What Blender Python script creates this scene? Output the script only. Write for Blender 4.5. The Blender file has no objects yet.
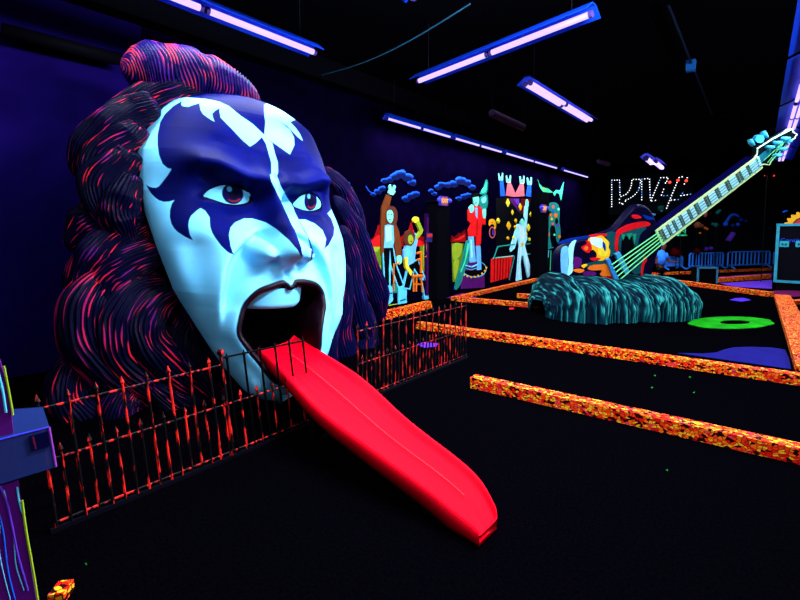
P_A, P_B, P_C, P_D, P_M, P_R = 150, 130, 130, 60, 120, 110
P_S = (620, 260, 130, 55)  # energies of the unseen lamps added to light the face
P_F = 480
import bpy, bmesh, math, random
import numpy as np
from mathutils import Vector, Matrix
from mathutils.bvhtree import BVHTree
from mathutils.noise import noise as pnoise
sc = bpy.context.scene
COL = sc.collection
random.seed(7); rng = np.random.default_rng(5)
# ------------------------------------------------------------ camera
FPX = 430.0; CAM = np.array([0, 0, 1.65]); YAW = math.radians(41); PIT = math.radians(4); PY = 262.07
FW = np.array([-math.sin(YAW)*math.cos(PIT), math.cos(YAW)*math.cos(PIT), -math.sin(PIT)])
RT = np.array([math.cos(YAW), math.sin(YAW), 0.0]); UP = np.cross(RT, FW)
cd = bpy.data.cameras.new('camera'); cam = bpy.data.objects.new('camera', cd); COL.objects.link(cam)
cam.location = CAM; cd.sensor_width = 36; cd.lens = FPX/800*36; cd.shift_y = -(300-PY)/800; cd.clip_end = 200; cd.clip_start = .05
cam.matrix_world = Matrix(((RT[0], UP[0], -FW[0], CAM[0]), (RT[1], UP[1], -FW[1], CAM[1]), (RT[2], UP[2], -FW[2], CAM[2]), (0, 0, 0, 1)))
sc.camera = cam
def ray(x, y): return FW+RT*(x-400)/FPX+UP*(PY-y)/FPX
def onZ(x, y, z=0.0):
    r = ray(x, y); return CAM+r*((z-CAM[2])/r[2])
def onX(x, y, X):
    r = ray(x, y); return CAM+r*((X-CAM[0])/r[0])
def onY(x, y, Y):
    r = ray(x, y); return CAM+r*((Y-CAM[1])/r[1])
def onP(x, y, O, N):
    r = ray(x, y); return CAM+r*(((np.asarray(O)-CAM)@np.asarray(N))/(r@np.asarray(N)))
# ------------------------------------------------------------ materials
def nodes(name):
    m = bpy.data.materials.new(name); m.use_nodes = True; nt = m.node_tree
    return m, nt, nt.nodes['Principled BSDF']
MC = {}
def mat(name, col, rough=.6, spec=.05, metal=0, alpha=1, noise=0, nscale=8, bump=0, bscale=30, trans=0):
    if name in MC: return MC[name]
    m, nt, b = nodes(name)
    b.inputs['Base Color'].default_value = (*col, 1); b.inputs['Roughness'].default_value = rough
    b.inputs['Specular IOR Level'].default_value = spec; b.inputs['Metallic'].default_value = metal
    b.inputs['Alpha'].default_value = alpha; b.inputs['Transmission Weight'].default_value = trans
    tc = nt.nodes.new('ShaderNodeTexCoord')
    if noise:
        n = nt.nodes.new('ShaderNodeTexNoise'); n.inputs['Scale'].default_value = nscale; n.inputs['Detail'].default_value = 4
        nt.links.new(tc.outputs['Object'], n.inputs['Vector'])
        r = nt.nodes.new('ShaderNodeValToRGB'); r.color_ramp.elements[0].position = .3; r.color_ramp.elements[1].position = .7
        r.color_ramp.elements[0].color = (*[c*(1-noise) for c in col], 1); r.color_ramp.elements[1].color = (*[min(1, c*(1+noise)) for c in col], 1)
        nt.links.new(n.outputs['Fac'], r.inputs['Fac']); nt.links.new(r.outputs['Color'], b.inputs['Base Color'])
    if bump:
        n = nt.nodes.new('ShaderNodeTexNoise'); n.inputs['Scale'].default_value = bscale; n.inputs['Detail'].default_value = 5
        nt.links.new(tc.outputs['Object'], n.inputs['Vector'])
        bu = nt.nodes.new('ShaderNodeBump'); bu.inputs['Strength'].default_value = bump; bu.inputs['Distance'].default_value = .02
        nt.links.new(n.outputs['Fac'], bu.inputs['Height']); nt.links.new(bu.outputs['Normal'], b.inputs['Normal'])
    MC[name] = m; return m
def emit(name, col, s):
    if name in MC: return MC[name]
    m, nt, b = nodes(name); b.inputs['Base Color'].default_value = (0, 0, 0, 1)
    b.inputs['Emission Color'].default_value = (*col, 1); b.inputs['Emission Strength'].default_value = s
    MC[name] = m; return m
def speckle(name, dark, cols, scale=(20, 20, 20), thr=.5, rough=.6, coord='Object', detail=3, voronoi=False):
    """dark base with bright dry-brushed flecks in several colours"""
    if name in MC: return MC[name]
    m, nt, b = nodes(name); b.inputs['Roughness'].default_value = rough; b.inputs['Specular IOR Level'].default_value = .15
    tc = nt.nodes.new('ShaderNodeTexCoord'); mp = nt.nodes.new('ShaderNodeMapping'); mp.inputs['Scale'].default_value = scale
    nt.links.new(tc.outputs[coord], mp.inputs['Vector'])
    n = nt.nodes.new('ShaderNodeTexNoise'); n.inputs['Scale'].default_value = 1; n.inputs['Detail'].default_value = detail
    nt.links.new(mp.outputs[0], n.inputs['Vector'])
    r = nt.nodes.new('ShaderNodeValToRGB'); e = r.color_ramp.elements
    e[0].position = thr-.04; e[0].color = (*dark, 1); e[1].position = thr; e[1].color = (*cols[0], 1)
    for i, c in enumerate(cols[1:]):
        q = e.new(thr+.07*(i+1)); q.color = (*c, 1)
    nt.links.new(n.outputs['Fac'], r.inputs['Fac']); nt.links.new(r.outputs['Color'], b.inputs['Base Color'])
    MC[name] = m; return m
# ------------------------------------------------------------ objects
def thing(name, label, cat, loc=(0, 0, 0), group=None):
    o = bpy.data.objects.new(name, None); COL.objects.link(o); o.location = loc; o.empty_display_size = .1
    o['label'] = label; o['category'] = cat; o['kind'] = 'thing'
    if group: o['group'] = group
    return o
def tag(o, label, cat, group=None, kind=None):
    o['label'] = label; o['category'] = cat; o['kind'] = 'thing'
    if group: o['group'] = group
    o['kind'] = kind or 'thing'
    return o
def struct(o): o['kind'] = 'structure'; return o
def root_of(p):
    v = Vector((0, 0, 0))
    while p is not None: v = v+p.location; p = p.parent
    return v
def link(name, me, m, parent=None, smooth=True):
    if m is not None:
        for k in (m if isinstance(m, (list, tuple)) else [m]): me.materials.append(k)
    if smooth: me.polygons.foreach_set('use_smooth', [True]*len(me.polygons))
    o = bpy.data.objects.new(name, me); COL.objects.link(o)
    if parent is not None: o.parent = parent
    return o
def mesh(name, V, F, m, parent=None, smooth=False, mi=None):
    V = np.asarray(V, float).reshape(-1, 3)
    if parent is not None: V = V-np.array(root_of(parent))[None]
    me = bpy.data.meshes.new(name); me.from_pydata(V.tolist(), [], [list(map(int, f)) for f in F]); me.update()
    o = link(name, me, m, parent, smooth)
    if mi is not None: me.polygons.foreach_set('material_index', mi)
    return o
def bmobj(name, bm, m, parent=None, smooth=False, base=True):
    if base:
        v = bm.verts[0:0]
        org = -root_of(parent) if parent is not None else None
        if org is not None: bmesh.ops.translate(bm, vec=org, verts=bm.verts[:])
    me = bpy.data.meshes.new(name); bm.to_mesh(me); bm.free()
    return link(name, me, m, parent, smooth)
def setorigin(o, p):
    """move a top-level mesh's origin to p"""
    p = Vector(p); o.data.transform(Matrix.Translation(-p)); o.location = p; return o
class MB:
    def __init__(s): s.V = []; s.F = []; s.M = []
    def add(s, V, F, mi=0):
        n = len(s.V); s.V += [tuple(map(float, v)) for v in V]; s.F += [[i+n for i in f] for f in F]; s.M += [mi]*len(F); return s
    def box(s, c, h, mi=0, ax=None):
        ax = np.eye(3) if ax is None else np.array(ax); c = np.array(c, float)
        V = [c+ax[0]*h[0]*i+ax[1]*h[1]*j+ax[2]*h[2]*k for i in (-1, 1) for j in (-1, 1) for k in (-1, 1)]
        return s.add(V, [(0, 1, 3, 2), (4, 6, 7, 5), (0, 4, 5, 1), (2, 3, 7, 6), (0, 2, 6, 4), (1, 5, 7, 3)], mi)
    def tube(s, P, r, n=8, mi=0, cap=True, flat=1.0, upv=None):
        P = [np.array(p, float) for p in P]; rs = r if hasattr(r, '__len__') else [r]*len(P)
        V = []; prev = None
        for i, p in enumerate(P):
            t = P[min(i+1, len(P)-1)]-P[max(i-1, 0)]; t = t/(np.linalg.norm(t)+1e-9)
            if prev is None:
                a = np.array(upv, float) if upv is not None else (np.array([0, 0, 1.]) if abs(t[2]) < .9 else np.array([1., 0, 0]))
            else: a = prev
            a = a-t*(a@t); a /= np.linalg.norm(a)+1e-9; prev = a; c = np.cross(t, a)
            for k in range(n):
                q = 2*math.pi*k/n; V.append(p+rs[i]*(a*math.cos(q)*flat+c*math.sin(q)))
        F = [(i*n+k, i*n+(k+1) % n, (i+1)*n+(k+1) % n, (i+1)*n+k) for i in range(len(P)-1) for k in range(n)]
        if cap: F += [tuple(range(n-1, -1, -1)), tuple(range((len(P)-1)*n, len(P)*n))]
        return s.add(V, F, mi)
    def ball(s, c, r, n=10, m_=6, sc3=(1, 1, 1), mi=0):
        c = np.array(c, float); V = []
        for i in range(m_+1):
            th = math.pi*i/m_
            for k in range(n):
                q = 2*math.pi*k/n; V.append(c+r*np.array([math.sin(th)*math.cos(q)*sc3[0], math.sin(th)*math.sin(q)*sc3[1], math.cos(th)*sc3[2]]))
        return s.add(V, [(i*n+k, (i+1)*n+k, (i+1)*n+(k+1) % n, i*n+(k+1) % n) for i in range(m_) for k in range(n)], mi)
    def slab(s, P, N, th, mi=0):
        """a flat polygon P (3-D points) thickened by th along N"""
        P = [np.array(p, float) for p in P]; N = np.array(N, float); n = len(P)
        A = sum(np.cross(P[i], P[(i+1) % n]) for i in range(n))
        if A@N < 0: P = P[::-1]
        return s.add([p+N*th for p in P]+P, [list(range(n)), list(range(2*n-1, n-1, -1))]+[(i, i+n, (i+1) % n+n, (i+1) % n) for i in range(n)], mi)
    def build(s, name, m, parent=None, smooth=False): return mesh(name, s.V, s.F, m, parent, smooth, s.M if isinstance(m, (list, tuple)) else None)
def spline(P, n, closed=False):
    P = np.array(P, float); k = len(P); out = []
    if closed: idx = lambda i: P[i % k]; segs = k
    else: idx = lambda i: P[min(max(i, 0), k-1)]; segs = k-1
    for j in range(n):
        t = j/(n if closed else n-1)*segs; i = min(int(t), segs-1); u = t-i
        a, b, c, d = idx(i-1), idx(i), idx(i+1), idx(i+2)
        out.append(.5*((2*b)+(-a+c)*u+(2*a-5*b+4*c-d)*u*u+(-a+3*b-3*c+d)*u**3))
    return np.array(out)
def sdf(poly, x, y):
    """signed distance to polygon, negative inside"""
    P = np.asarray(poly, float); x = np.asarray(x); y = np.asarray(y)
    d2 = np.full(x.shape, 1e9); ins = np.zeros(x.shape, bool)
    for i in range(len(P)):
        ax, ay = P[i]; bx, by = P[(i+1) % len(P)]; ex, ey = bx-ax, by-ay; L = ex*ex+ey*ey+1e-12
        t = np.clip(((x-ax)*ex+(y-ay)*ey)/L, 0, 1); d2 = np.minimum(d2, (x-ax-t*ex)**2+(y-ay-t*ey)**2)
        c = ((ay > y) != (by > y)) & (x < (bx-ax)*(y-ay)/(by-ay+1e-12)+ax); ins ^= c
    return np.where(ins, -1, 1)*np.sqrt(d2)
def sst(a, b, x): t = np.clip((x-a)/(b-a), 0, 1); return t*t*(3-2*t)
# ============================================================ THE GIANT FACE
W_ = .40; PSI = math.radians(-10); ROLL = math.radians(-3.5)
FO = np.array([-3.78, 2.41, 1.945])
_A = np.array([-math.sin(PSI), math.cos(PSI), 0]); FD = np.array([math.cos(PSI), math.sin(PSI), 0]); _B = np.array([0, 0, 1.])
FA = _A*math.cos(ROLL)+_B*math.sin(ROLL); FB = -_A*math.sin(ROLL)+_B*math.cos(ROLL)
def f2w(a, b, d): a, b, d = np.broadcast_arrays(a, b, d); return FO+W_*(a[..., None]*FA+b[..., None]*FB+d[..., None]*FD)
def w2f(P): v = (np.asarray(P)-FO)/W_; return v@FA, v@FB, v@FD
def p2f(px, py, d):
    r = ray(px, py); t = ((FO+FD*d*W_-CAM)@FD)/(r@FD); return w2f(CAM+r*t)[:2]
def tab(xs, ys): xs = np.array(xs[::-1], float); ys = np.array(ys[::-1], float); return lambda q: np.interp(q, xs, ys)
def smtab(xs, ys):
    f0 = tab(xs, ys)
    def g(q):
        q = np.asarray(q, float); return sum(f0(q+o)*w for o, w in ((-.24, .1), (-.12, .2), (0, .4), (.12, .2), (.24, .1)))
    return g
D0 = smtab([3.3, 3.1, 2.8, 2.3, 1.6, .74, 0, -1, -2, -3, -4, -4.4, -4.75, -4.9], [-2.9, -2.0, -1.3, -.78, -.48, -.02, .05, .55, 1.0, 1.25, 1.3, 1.25, 1.0, .7])
WLf = tab([3.35, 3.2, 2.9, 2.5, 1.66, 1.07, .09, -.49, -1.29, -2.19, -3.09, -3.54, -3.95, -4.42, -4.62, -4.76], [.3, 1.1, 1.62, 2.1, 2.5, 2.68, 2.66, 2.5, 2.3, 2.02, 1.56, 1.32, 1.07, .73, .45, .05])
WRf = tab([3.35, 3.2, 2.9, 2.4, 1.66, 1.12, .44, -.17, -.81, -1.43, -2.03, -2.86, -3.91, -4.42, -4.62, -4.76], [.3, 1.0, 1.55, 2.1, 2.32, 2.38, 2.4, 2.55, 2.62, 2.56, 2.42, 2.15, 1.45, .8, .5, .05])
def Sd(b): return np.interp(b, [-4.76, -4, -2.5, 3.3], [.35, 1.0, 1.6, 1.7])
def g2(a, b, a0, b0, sa, sb, rot=0):
    c, s = math.cos(rot), math.sin(rot); x = (a-a0)*c+(b-b0)*s; y = -(a-a0)*s+(b-b0)*c
    return np.exp(-(x/sa)**2-(y/sb)**2)
def segd(a, b, pts):
    d = np.full(np.shape(a), 1e9)
    for (x0, y0), (x1, y1) in zip(pts[:-1], pts[1:]):
        ex, ey = x1-x0, y1-y0; t = np.clip(((a-x0)*ex+(b-y0)*ey)/(ex*ex+ey*ey), 0, 1)
        d = np.minimum(d, np.hypot(a-x0-t*ex, b-y0-t*ey))
    return d
NH = tab([.8, .5, .15, -.35, -.7, -1.0, -1.15, -1.27, -1.37, -1.48, -1.62, -1.85], [0, .12, .33, .62, .9, 1.17, 1.22, 1.12, .85, .45, .14, 0])
NWd = tab([.7, 0, -.6, -1.1, -1.4, -1.7], [.2, .23, .29, .36, .42, .42])
def nose(a, b):
    n = sum(NH(b+o)*w for o, w in ((-.12, .12), (-.06, .23), (0, .30), (.06, .23), (.12, .12)))
    r = n*np.exp(-np.abs(a/NWd(b))**2.3)
    for s in (-1, 1):
        r = np.maximum(r, .80*np.exp(-(((a-s*.48)/.27)**2+((b+1.21)/.26)**2)**1.5))
    return r
def feat(a, b):
    s = np.sign(a)+(a == 0); x = np.abs(a); f = np.zeros_like(a)
    f += .46*np.exp(-(segd(x, b, [(.28, .42), (.75, .50), (1.3, .76), (1.65, .80)])/.25)**2)      # brow ridge, pulled down at the nose
    f += .10*g2(x, b, .28, .62, .2, .35)                                                        # frown folds
    f -= .12*np.exp(-(np.hypot(a*.6, b-.60)/.10)**2)
    f -= .48*g2(x, b, .95, .05, .66, .36)                                                       # sockets
    f -= .22*g2(x, b, .42, .18, .22, .28)
    f -= .17*np.exp(-(segd(x, b, [(.40, .22), (.9, .33), (1.5, .52)])/.12)**2)
    f += .16*g2(x, b, 1.5, -.85, .55, .38, -.3)                                                   # cheekbones
    f -= .10*g2(x, b, 2.3, .25, .35, .5)                                                         # temples
    f += .05*np.exp(-(segd(x, b, [(.55, -.28), (1.0, -.42), (1.5, -.3)])/.1)**2)                  # lower lid bag
    # nasolabial fold: cheek stands over the upper lip
    fold = [tuple(q) for q in spline([(.36, -.62), (.63, -.88), (.93, -1.17), (1.14, -1.5), (1.24, -1.9), (1.3, -2.5), (1.3, -3.1), (1.25, -3.8)], 26)]
    dd = segd(x, b, fold)
    fq = np.array(fold); side = np.sign(x-np.interp(-b, -fq[:, 1], fq[:, 0]))
    f += .23*np.tanh(side*dd/.08)*np.exp(-(dd/.42)**2)*sst(-.55, -.9, b)*(1-sst(-2.2, -3.4, b))
    f -= .16*np.exp(-(segd(x, b, [(1.75, -1.2), (1.62, -2.1), (1.4, -3.2)])/.3)**2)             # hollow cheek
    f += .12*np.exp(-(segd(x, b, [(1.2, -2.6), (1.1, -3.6), (.7, -4.3)])/.22)**2)
    f -= .10*np.exp(-(np.abs(a)/.07)**2)*sst(-1.45, -1.65, b)*(1-sst(-1.75, -2.1, b))
    f -= .22*g2(x, b, .27, -1.44, .13, .08)             # philtrum
    f += .05*g2(x, b, .75, 1.7, .6, .35)-.05*np.exp(-(segd(a, b, [(-1.2, 1.4), (0, 1.25), (1.2, 1.4)])/.12)**2)
    return f+nose(a, b)
def base_d(a, b):
    W = np.where(a < 0, WLf(b), WRf(b)); c = np.sqrt(np.clip(1-(a/np.maximum(W, 1e-3))**2, 0, 1)); return D0(b)-Sd(b)*(1-c)
def surf(a, b): return base_d(a, b)+feat(a, b)*np.clip(1.15-np.abs(a)/np.where(a < 0, WLf(b), WRf(b))**1.0*.0, 0, 1)
NU, NV = 400, 480
phi = np.radians(np.linspace(-103, 103, NU)); bb = np.linspace(-4.76, 3.35, NV)
PH, Bg = np.meshgrid(phi, bb)
Ag = np.where(PH < 0, WLf(Bg), WRf(Bg))*np.sin(PH)
fade = np.clip((np.cos(PH)+.05)/.25, 0, 1)
Dg0 = D0(Bg)-Sd(Bg)*(1-np.cos(PH))+feat(Ag, Bg)*fade
def gridfaces(nv, nu): i = np.arange(nv-1)[:, None]*nu+np.arange(nu-1)[None]; return np.stack([i, i+1, i+nu+1, i+nu], -1).reshape(-1, 4)
GF = gridfaces(NV, NU)
PW = f2w(Ag, Bg, Dg0).reshape(-1, 3)
bvh = BVHTree.FromPolygons([Vector(v) for v in PW[:]], [tuple(f) for f in GF.tolist()])
def hit(px, py):
    r = ray(px, py); h = bvh.ray_cast(Vector(CAM), Vector(r/np.linalg.norm(r)))[0]
    if h is not None: a, b, d = w2f(np.array(h)); return (float(a), float(b))
    b = 0.
    for _ in range(15): a, b = p2f(px, py, float(D0(b))-float(Sd(b))*.95)
    return (float(a), float(b))
def H(pts, step=2.5):
    out = []
    for (x0, y0), (x1, y1) in zip(pts, pts[1:]+pts[:1]):
        k = max(1, int(math.hypot(x1-x0, y1-y0)/step)); out += [hit(x0+(x1-x0)*i/k, y0+(y1-y0)*i/k) for i in range(k)]
    return out
def H0(pts): return [hit(*p) for p in pts]
def HS(pts): return [hit(*p) for p in spline(pts, 60, True)]
eyeL = HS([(203.5, 196), (209, 190.5), (217, 187.3), (226, 186), (235, 186.3), (241, 189), (245.5, 194.5), (248.5, 200.8), (243, 203.5), (234, 204.4), (224, 202.8), (214, 199.5), (206, 197)])
eyeR = HS([(292.5, 205), (296, 200), (301, 196), (307, 194.2), (313, 195.2), (317, 198.5), (319.8, 206), (316, 209.3), (310, 210.6), (304, 209.8), (298, 208)])
lipO = H0([(234.5, 333.5), (236.5, 315.5), (242.5, 300.5), (255, 288.5), (268.5, 283), (280, 279.5), (285, 282), (288.7, 284.8), (291, 281.5), (293.5, 278.8), (304, 278.8), (315, 282.5), (321.5, 291.5), (323.5, 303), (322, 315.5), (319.8, 330), (318.8, 346)])
lipO += [(.74, -3.95), (.52, -4.18), (.2, -4.28), (-.12, -4.2)]+H0([(270, 380), (257, 365), (244, 349)])
lipO = spline(lipO, 160, True)
sL, sR = sdf(eyeL, Ag, Bg), sdf(eyeR, Ag, Bg); sE = np.minimum(sL, sR); sM = sdf(lipO, Ag, Bg)
Dg = Dg0.copy()
Dg += .10*np.exp(-(np.clip(sE, 0, 9)/.09)**2)*(PH > -2)        # eyelid rim
Dg -= .5*sst(.03, -.06, sE)
Dg += .14*np.exp(-(sM/.16)**2)*sst(-4.6, -3.6, Bg)
# ---- face paint: dark areas (signed distance, negative = dark)
NAVY_L = [(182.5, 100.6), (173.8, 105.6), (165, 113.8), (160, 122.5), (157.5, 135), (157.5, 145), (159, 155), (162.5, 163.8), (167.5, 168), (171.5, 169), (167.5, 175.6), (162, 182.5), (159, 186.2), (156, 187.8), (152.5, 187.6), (149, 186.5), (145.6, 184.4), (148.8, 190), (151.5, 194), (155, 197.5), (159, 200.3), (163.8, 201.9), (169, 201.6), (174.4, 200), (171.6, 204), (170, 210), (169.7, 217), (171.3, 223.8), (174, 228.3), (177.5, 231.9), (185, 236.9), (193.1, 240.4), (189.8, 234.5), (188.3, 226), (189, 220.5), (191, 216), (196.9, 210.6), (200.6, 208), (205, 210.6), (209.4, 217), (210.2, 227), (212, 232.5), (215, 237.5), (221.3, 246), (227.5, 252), (233.8, 255.3), (230.6, 246), (229, 235), (230.6, 227.5), (235, 222.5), (243.8, 218.5), (252.5, 218.5), (266, 222.5), (276, 228.8), (288.8, 240), (297.5, 250), (303, 260), (301.5, 248), (295.5, 231), (292, 225), (285, 210), (280, 198.8), (271.3, 181.3), (270, 175), (271.5, 173.8), (271.3, 162.5), (268.4, 152), (266, 143.8), (261.9, 136.9), (255.6, 143), (250, 146.6), (241, 138.8), (231, 128), (220.6, 117.5), (219.6, 112), (219.8, 108), (215, 110.6), (212, 113.8), (213, 118), (214.8, 122), (207.5, 117.5), (203, 114), (200.6, 110), (199.4, 103), (192.5, 105.2), (188, 106.9), (182.5, 106), (181, 104.4)]
NAVY_T = [(176, 97.2), (190, 97.4), (205, 98.8), (214, 100.4), (220, 101.9), (228.8, 106), (241, 116), (252.5, 123.8), (264.4, 135), (265.4, 122), (264, 110.8), (264, 102), (262, 85), (210, 75), (170, 85), (168, 95)]
NAVY_R = [(266.9, 136.9), (272.5, 143.8), (275, 153.8), (277.8, 162.5), (278, 171), (276.9, 175.6), (280, 185), (290, 202.5), (293.8, 210), (301, 225), (307.5, 237.5), (311, 250), (310.6, 260), (311.9, 259.4), (313.5, 251), (310, 240), (298.8, 219.4), (305, 219.4), (315, 223.8), (322.5, 230), (326, 238.8), (325, 246), (323, 250), (328.8, 245), (333.8, 235), (334.4, 227.5), (331.3, 218.8), (327.5, 213.5), (335, 205), (340, 165), (325, 140), (300, 118), (290, 122), (296, 128.3), (300, 134), (303, 141), (297.5, 136.9), (287.5, 126), (278.8, 120.6), (290, 130), (294, 137.5), (294.4, 145), (290, 154.4), (280, 147.5), (271, 141)]
nl, nt_, nr = H(NAVY_L), H(NAVY_T), H(NAVY_R)
pn = np.minimum(np.minimum(sdf(nl, Ag, Bg), sdf(nt_, Ag, Bg)), sdf(nr, Ag, Bg))
keep = (sM.reshape(-1)[GF].max(1) > -.10)
face_root = thing('face_sculpture', 'giant open-mouthed face with white and dark blue face paint, wild dark hair, behind the railings', 'sculpture', (-3.8, 2.4, 0))
me = bpy.data.meshes.new('face_shell')
V = f2w(Ag, Bg, Dg).reshape(-1, 3)-np.array(face_root.location)
me.from_pydata(V.tolist(), [], GF[keep].tolist()); me.update()
al = me.attributes.new('lid', 'FLOAT', 'POINT'); al.data.foreach_set('value', np.maximum(1-sst(.02, .10, sE), 1-sst(-.01, .015, sM)).reshape(-1).astype('f'))
at = me.attributes.new('paint', 'FLOAT', 'POINT'); at.data.foreach_set('value', pn.reshape(-1).astype('f'))
def face_mat():
    m, nt, b = nodes('face_paint'); b.inputs['Roughness'].default_value = .6; b.inputs['Specular IOR Level'].default_value = .04
    A = nt.nodes.new('ShaderNodeAttribute'); A.attribute_name = 'paint'
    mr = nt.nodes.new('ShaderNodeMapRange'); mr.inputs['From Min'].default_value = -.008; mr.inputs['From Max'].default_value = .008
    nt.links.new(A.outputs['Fac'], mr.inputs['Value'])
    mx = nt.nodes.new('ShaderNodeMix'); mx.data_type = 'RGBA'
    tc = nt.nodes.new('ShaderNodeTexCoord'); n = nt.nodes.new('ShaderNodeTexNoise'); n.inputs['Scale'].default_value = 2.2; n.inputs['Detail'].default_value = 5
    nt.links.new(tc.outputs['Object'], n.inputs['Vector'])
    r1 = nt.nodes.new('ShaderNodeValToRGB'); r1.color_ramp.elements[0].position = .35; r1.color_ramp.elements[1].position = .7
    r1.color_ramp.elements[0].color = (.0003, .0012, .045, 1); r1.color_ramp.elements[1].color = (.0004, .0026, .10, 1)
    r2 = nt.nodes.new('ShaderNodeValToRGB'); r2.color_ramp.elements[0].position = .35; r2.color_ramp.elements[1].position = .6
    r2.color_ramp.elements[0].color = (.13, .54, .80, 1); r2.color_ramp.elements[1].color = (.19, .66, .92, 1)
    nt.links.new(n.outputs['Fac'], r1.inputs['Fac']); nt.links.new(n.outputs['Fac'], r2.inputs['Fac'])
    nt.links.new(mr.outputs[0], mx.inputs['Factor']); nt.links.new(r1.outputs[0], mx.inputs[6]); nt.links.new(r2.outputs[0], mx.inputs[7])
    A2 = nt.nodes.new('ShaderNodeAttribute'); A2.attribute_name = 'lid'
    m2 = nt.nodes.new('ShaderNodeMix'); m2.data_type = 'RGBA'; m2.inputs[7].default_value = (.0004, .0005, .008, 1)
    nt.links.new(A2.outputs['Fac'], m2.inputs['Factor']); nt.links.new(mx.outputs[2], m2.inputs[6])
    nt.links.new(m2.outputs[2], b.inputs['Base Color'])
    return m
link('face_shell', me, face_mat(), face_root)
# ---- eyes
def eyeball(nm, poly, iris_c, rx, ry):
    P = np.array(poly); ca = (P[:, 0].min()+P[:, 0].max())/2; cb = (P[:, 1].min()+P[:, 1].max())/2
    n = 70; a = np.linspace(P[:, 0].min()-.15, P[:, 0].max()+.15, n); b = np.linspace(P[:, 1].min()-.15, P[:, 1].max()+.15, n); a, b = np.meshgrid(a, b)
    edge = float(np.interp(0, [0], [0]))
    rim = np.array([float(surf(np.array(q[0]), np.array(q[1]))) for q in poly])
    X = np.c_[np.ones(len(P)), P]; k = np.linalg.lstsq(X, rim, rcond=None)[0]       # mean plane of the lids
    d = k[0]+k[1]*a+k[2]*b-.05+.22*np.clip(1-((a-ca)/.75)**2-((b-cb)/.6)**2, -1, 1)-.08
    se = sdf(poly, a, b).reshape(-1); gf = gridfaces(n, n); gf = gf[se[gf].max(1) < .075]
    o = mesh(nm, f2w(a, b, d).reshape(-1, 3), gf, None, face_root, True)
    ic = hit(*iris_c); e1 = hit(iris_c[0]+rx, iris_c[1]); e2 = hit(iris_c[0], iris_c[1]+ry)
    ra = abs(e1[0]-ic[0]); rb = abs(e2[1]-ic[1])
    at = o.data.attributes.new('iris', 'FLOAT_VECTOR', 'POINT')
    at.data.foreach_set('vector', np.stack([(a-ic[0])/ra, (b-ic[1])/rb, 0*a], -1).reshape(-1).astype('f'))
    return o
def eye_mat():
    m, nt, b = nodes('eye_paint'); b.inputs['Roughness'].default_value = .7; b.inputs['Specular IOR Level'].default_value = .04
    A = nt.nodes.new('ShaderNodeAttribute'); A.attribute_name = 'iris'
    def circ(cx, cy, sx, sy, r, soft=.05):
        s = nt.nodes.new('ShaderNodeVectorMath'); s.operation = 'SUBTRACT'; s.inputs[1].default_value = (cx, cy, 0)
        d = nt.nodes.new('ShaderNodeVectorMath'); d.operation = 'DIVIDE'; d.inputs[1].default_value = (sx, sy, 1)
        l = nt.nodes.new('ShaderNodeVectorMath'); l.operation = 'LENGTH'
        q = nt.nodes.new('ShaderNodeMapRange'); q.inputs['From Min'].default_value = r-soft; q.inputs['From Max'].default_value = r+soft
        q.inputs['To Min'].default_value = 1; q.inputs['To Max'].default_value = 0
        nt.links.new(A.outputs['Vector'], s.inputs[0]); nt.links.new(s.outputs[0], d.inputs[0]); nt.links.new(d.outputs[0], l.inputs[0]); nt.links.new(l.outputs['Value'], q.inputs['Value'])
        return q.outputs[0]
    def mixc(f, c1, c2):
        x = nt.nodes.new('ShaderNodeMix'); x.data_type = 'RGBA'; nt.links.new(f, x.inputs['Factor'])
        for s, c in ((6, c1), (7, c2)):
            if isinstance(c, tuple): x.inputs[s].default_value = (*c, 1)
            else: nt.links.new(c, x.inputs[s])
        return x.outputs[2]
    def mul(p, q, op='MULTIPLY'):
        x = nt.nodes.new('ShaderNodeMath'); x.operation = op; nt.links.new(p, x.inputs[0]); nt.links.new(q, x.inputs[1]); x.use_clamp = True; return x.outputs[0]
    c = mixc(circ(0, 0, 1, 1, 1), (.15, .6, .86), (.0015, .001, .035))
    c = mixc(circ(.02, 0, 1, 1, .45), c, (.0003, .0003, .008))
    arc = mul(circ(.10, -.04, 1, 1, .76), circ(.02, .14, 1, 1, .78), 'SUBTRACT')
    arc = mul(arc, circ(.3, -.75, .8, .45, 1))
    c = mixc(arc, c, (.20, .012, .012))
    c = mixc(circ(-.35, .42, .24, .26, 1, .15), c, (.05, .30, .5))
    nt.links.new(c, b.inputs['Base Color']); return m
EM = eye_mat()
for args in (('eyeball', eyeL, (230.8, 194.3), 10.8, 9.8), ('eyeball', eyeR, (308.6, 201), 7.0, 9.6)):
    eyeball(*args).data.materials.append(EM)
# ---- lips, mouth lining, teeth
n = len(lipO); cen = np.array([.0, -3.1]); cnt = lipO
tan = np.roll(cnt, -1, 0)-np.roll(cnt, 1, 0); tan = sum(np.roll(tan, k, 0) for k in range(-5, 6)); nrm = np.stack([-tan[:, 1], tan[:, 0]], -1); nrm /= np.linalg.norm(nrm, axis=1)[:, None]
if (nrm*(cen-cnt)).sum() < 0: nrm = -nrm
wid = .13+.05*np.exp(-((cnt[:, 0])/.9)**2)*(cnt[:, 1] > -2.4)
dip = hit(288.7, 284.8); wid = wid*(1-.5*np.exp(-(((cnt[:, 0]-dip[0])/.14)**2))*(cnt[:, 1] > -2.6))
rings = []
sd0 = surf(cnt[:, 0], cnt[:, 1])+.12
for k, dz in ((-.10, -.06), (.05, .015), (.35, .06), (.7, .05), (1, -.03), (1.12, -.25), (1.15, -.7)):
    q = cnt+nrm*(wid*k)[:, None]; rings.append(f2w(q[:, 0], q[:, 1], sd0+dz))
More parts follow.
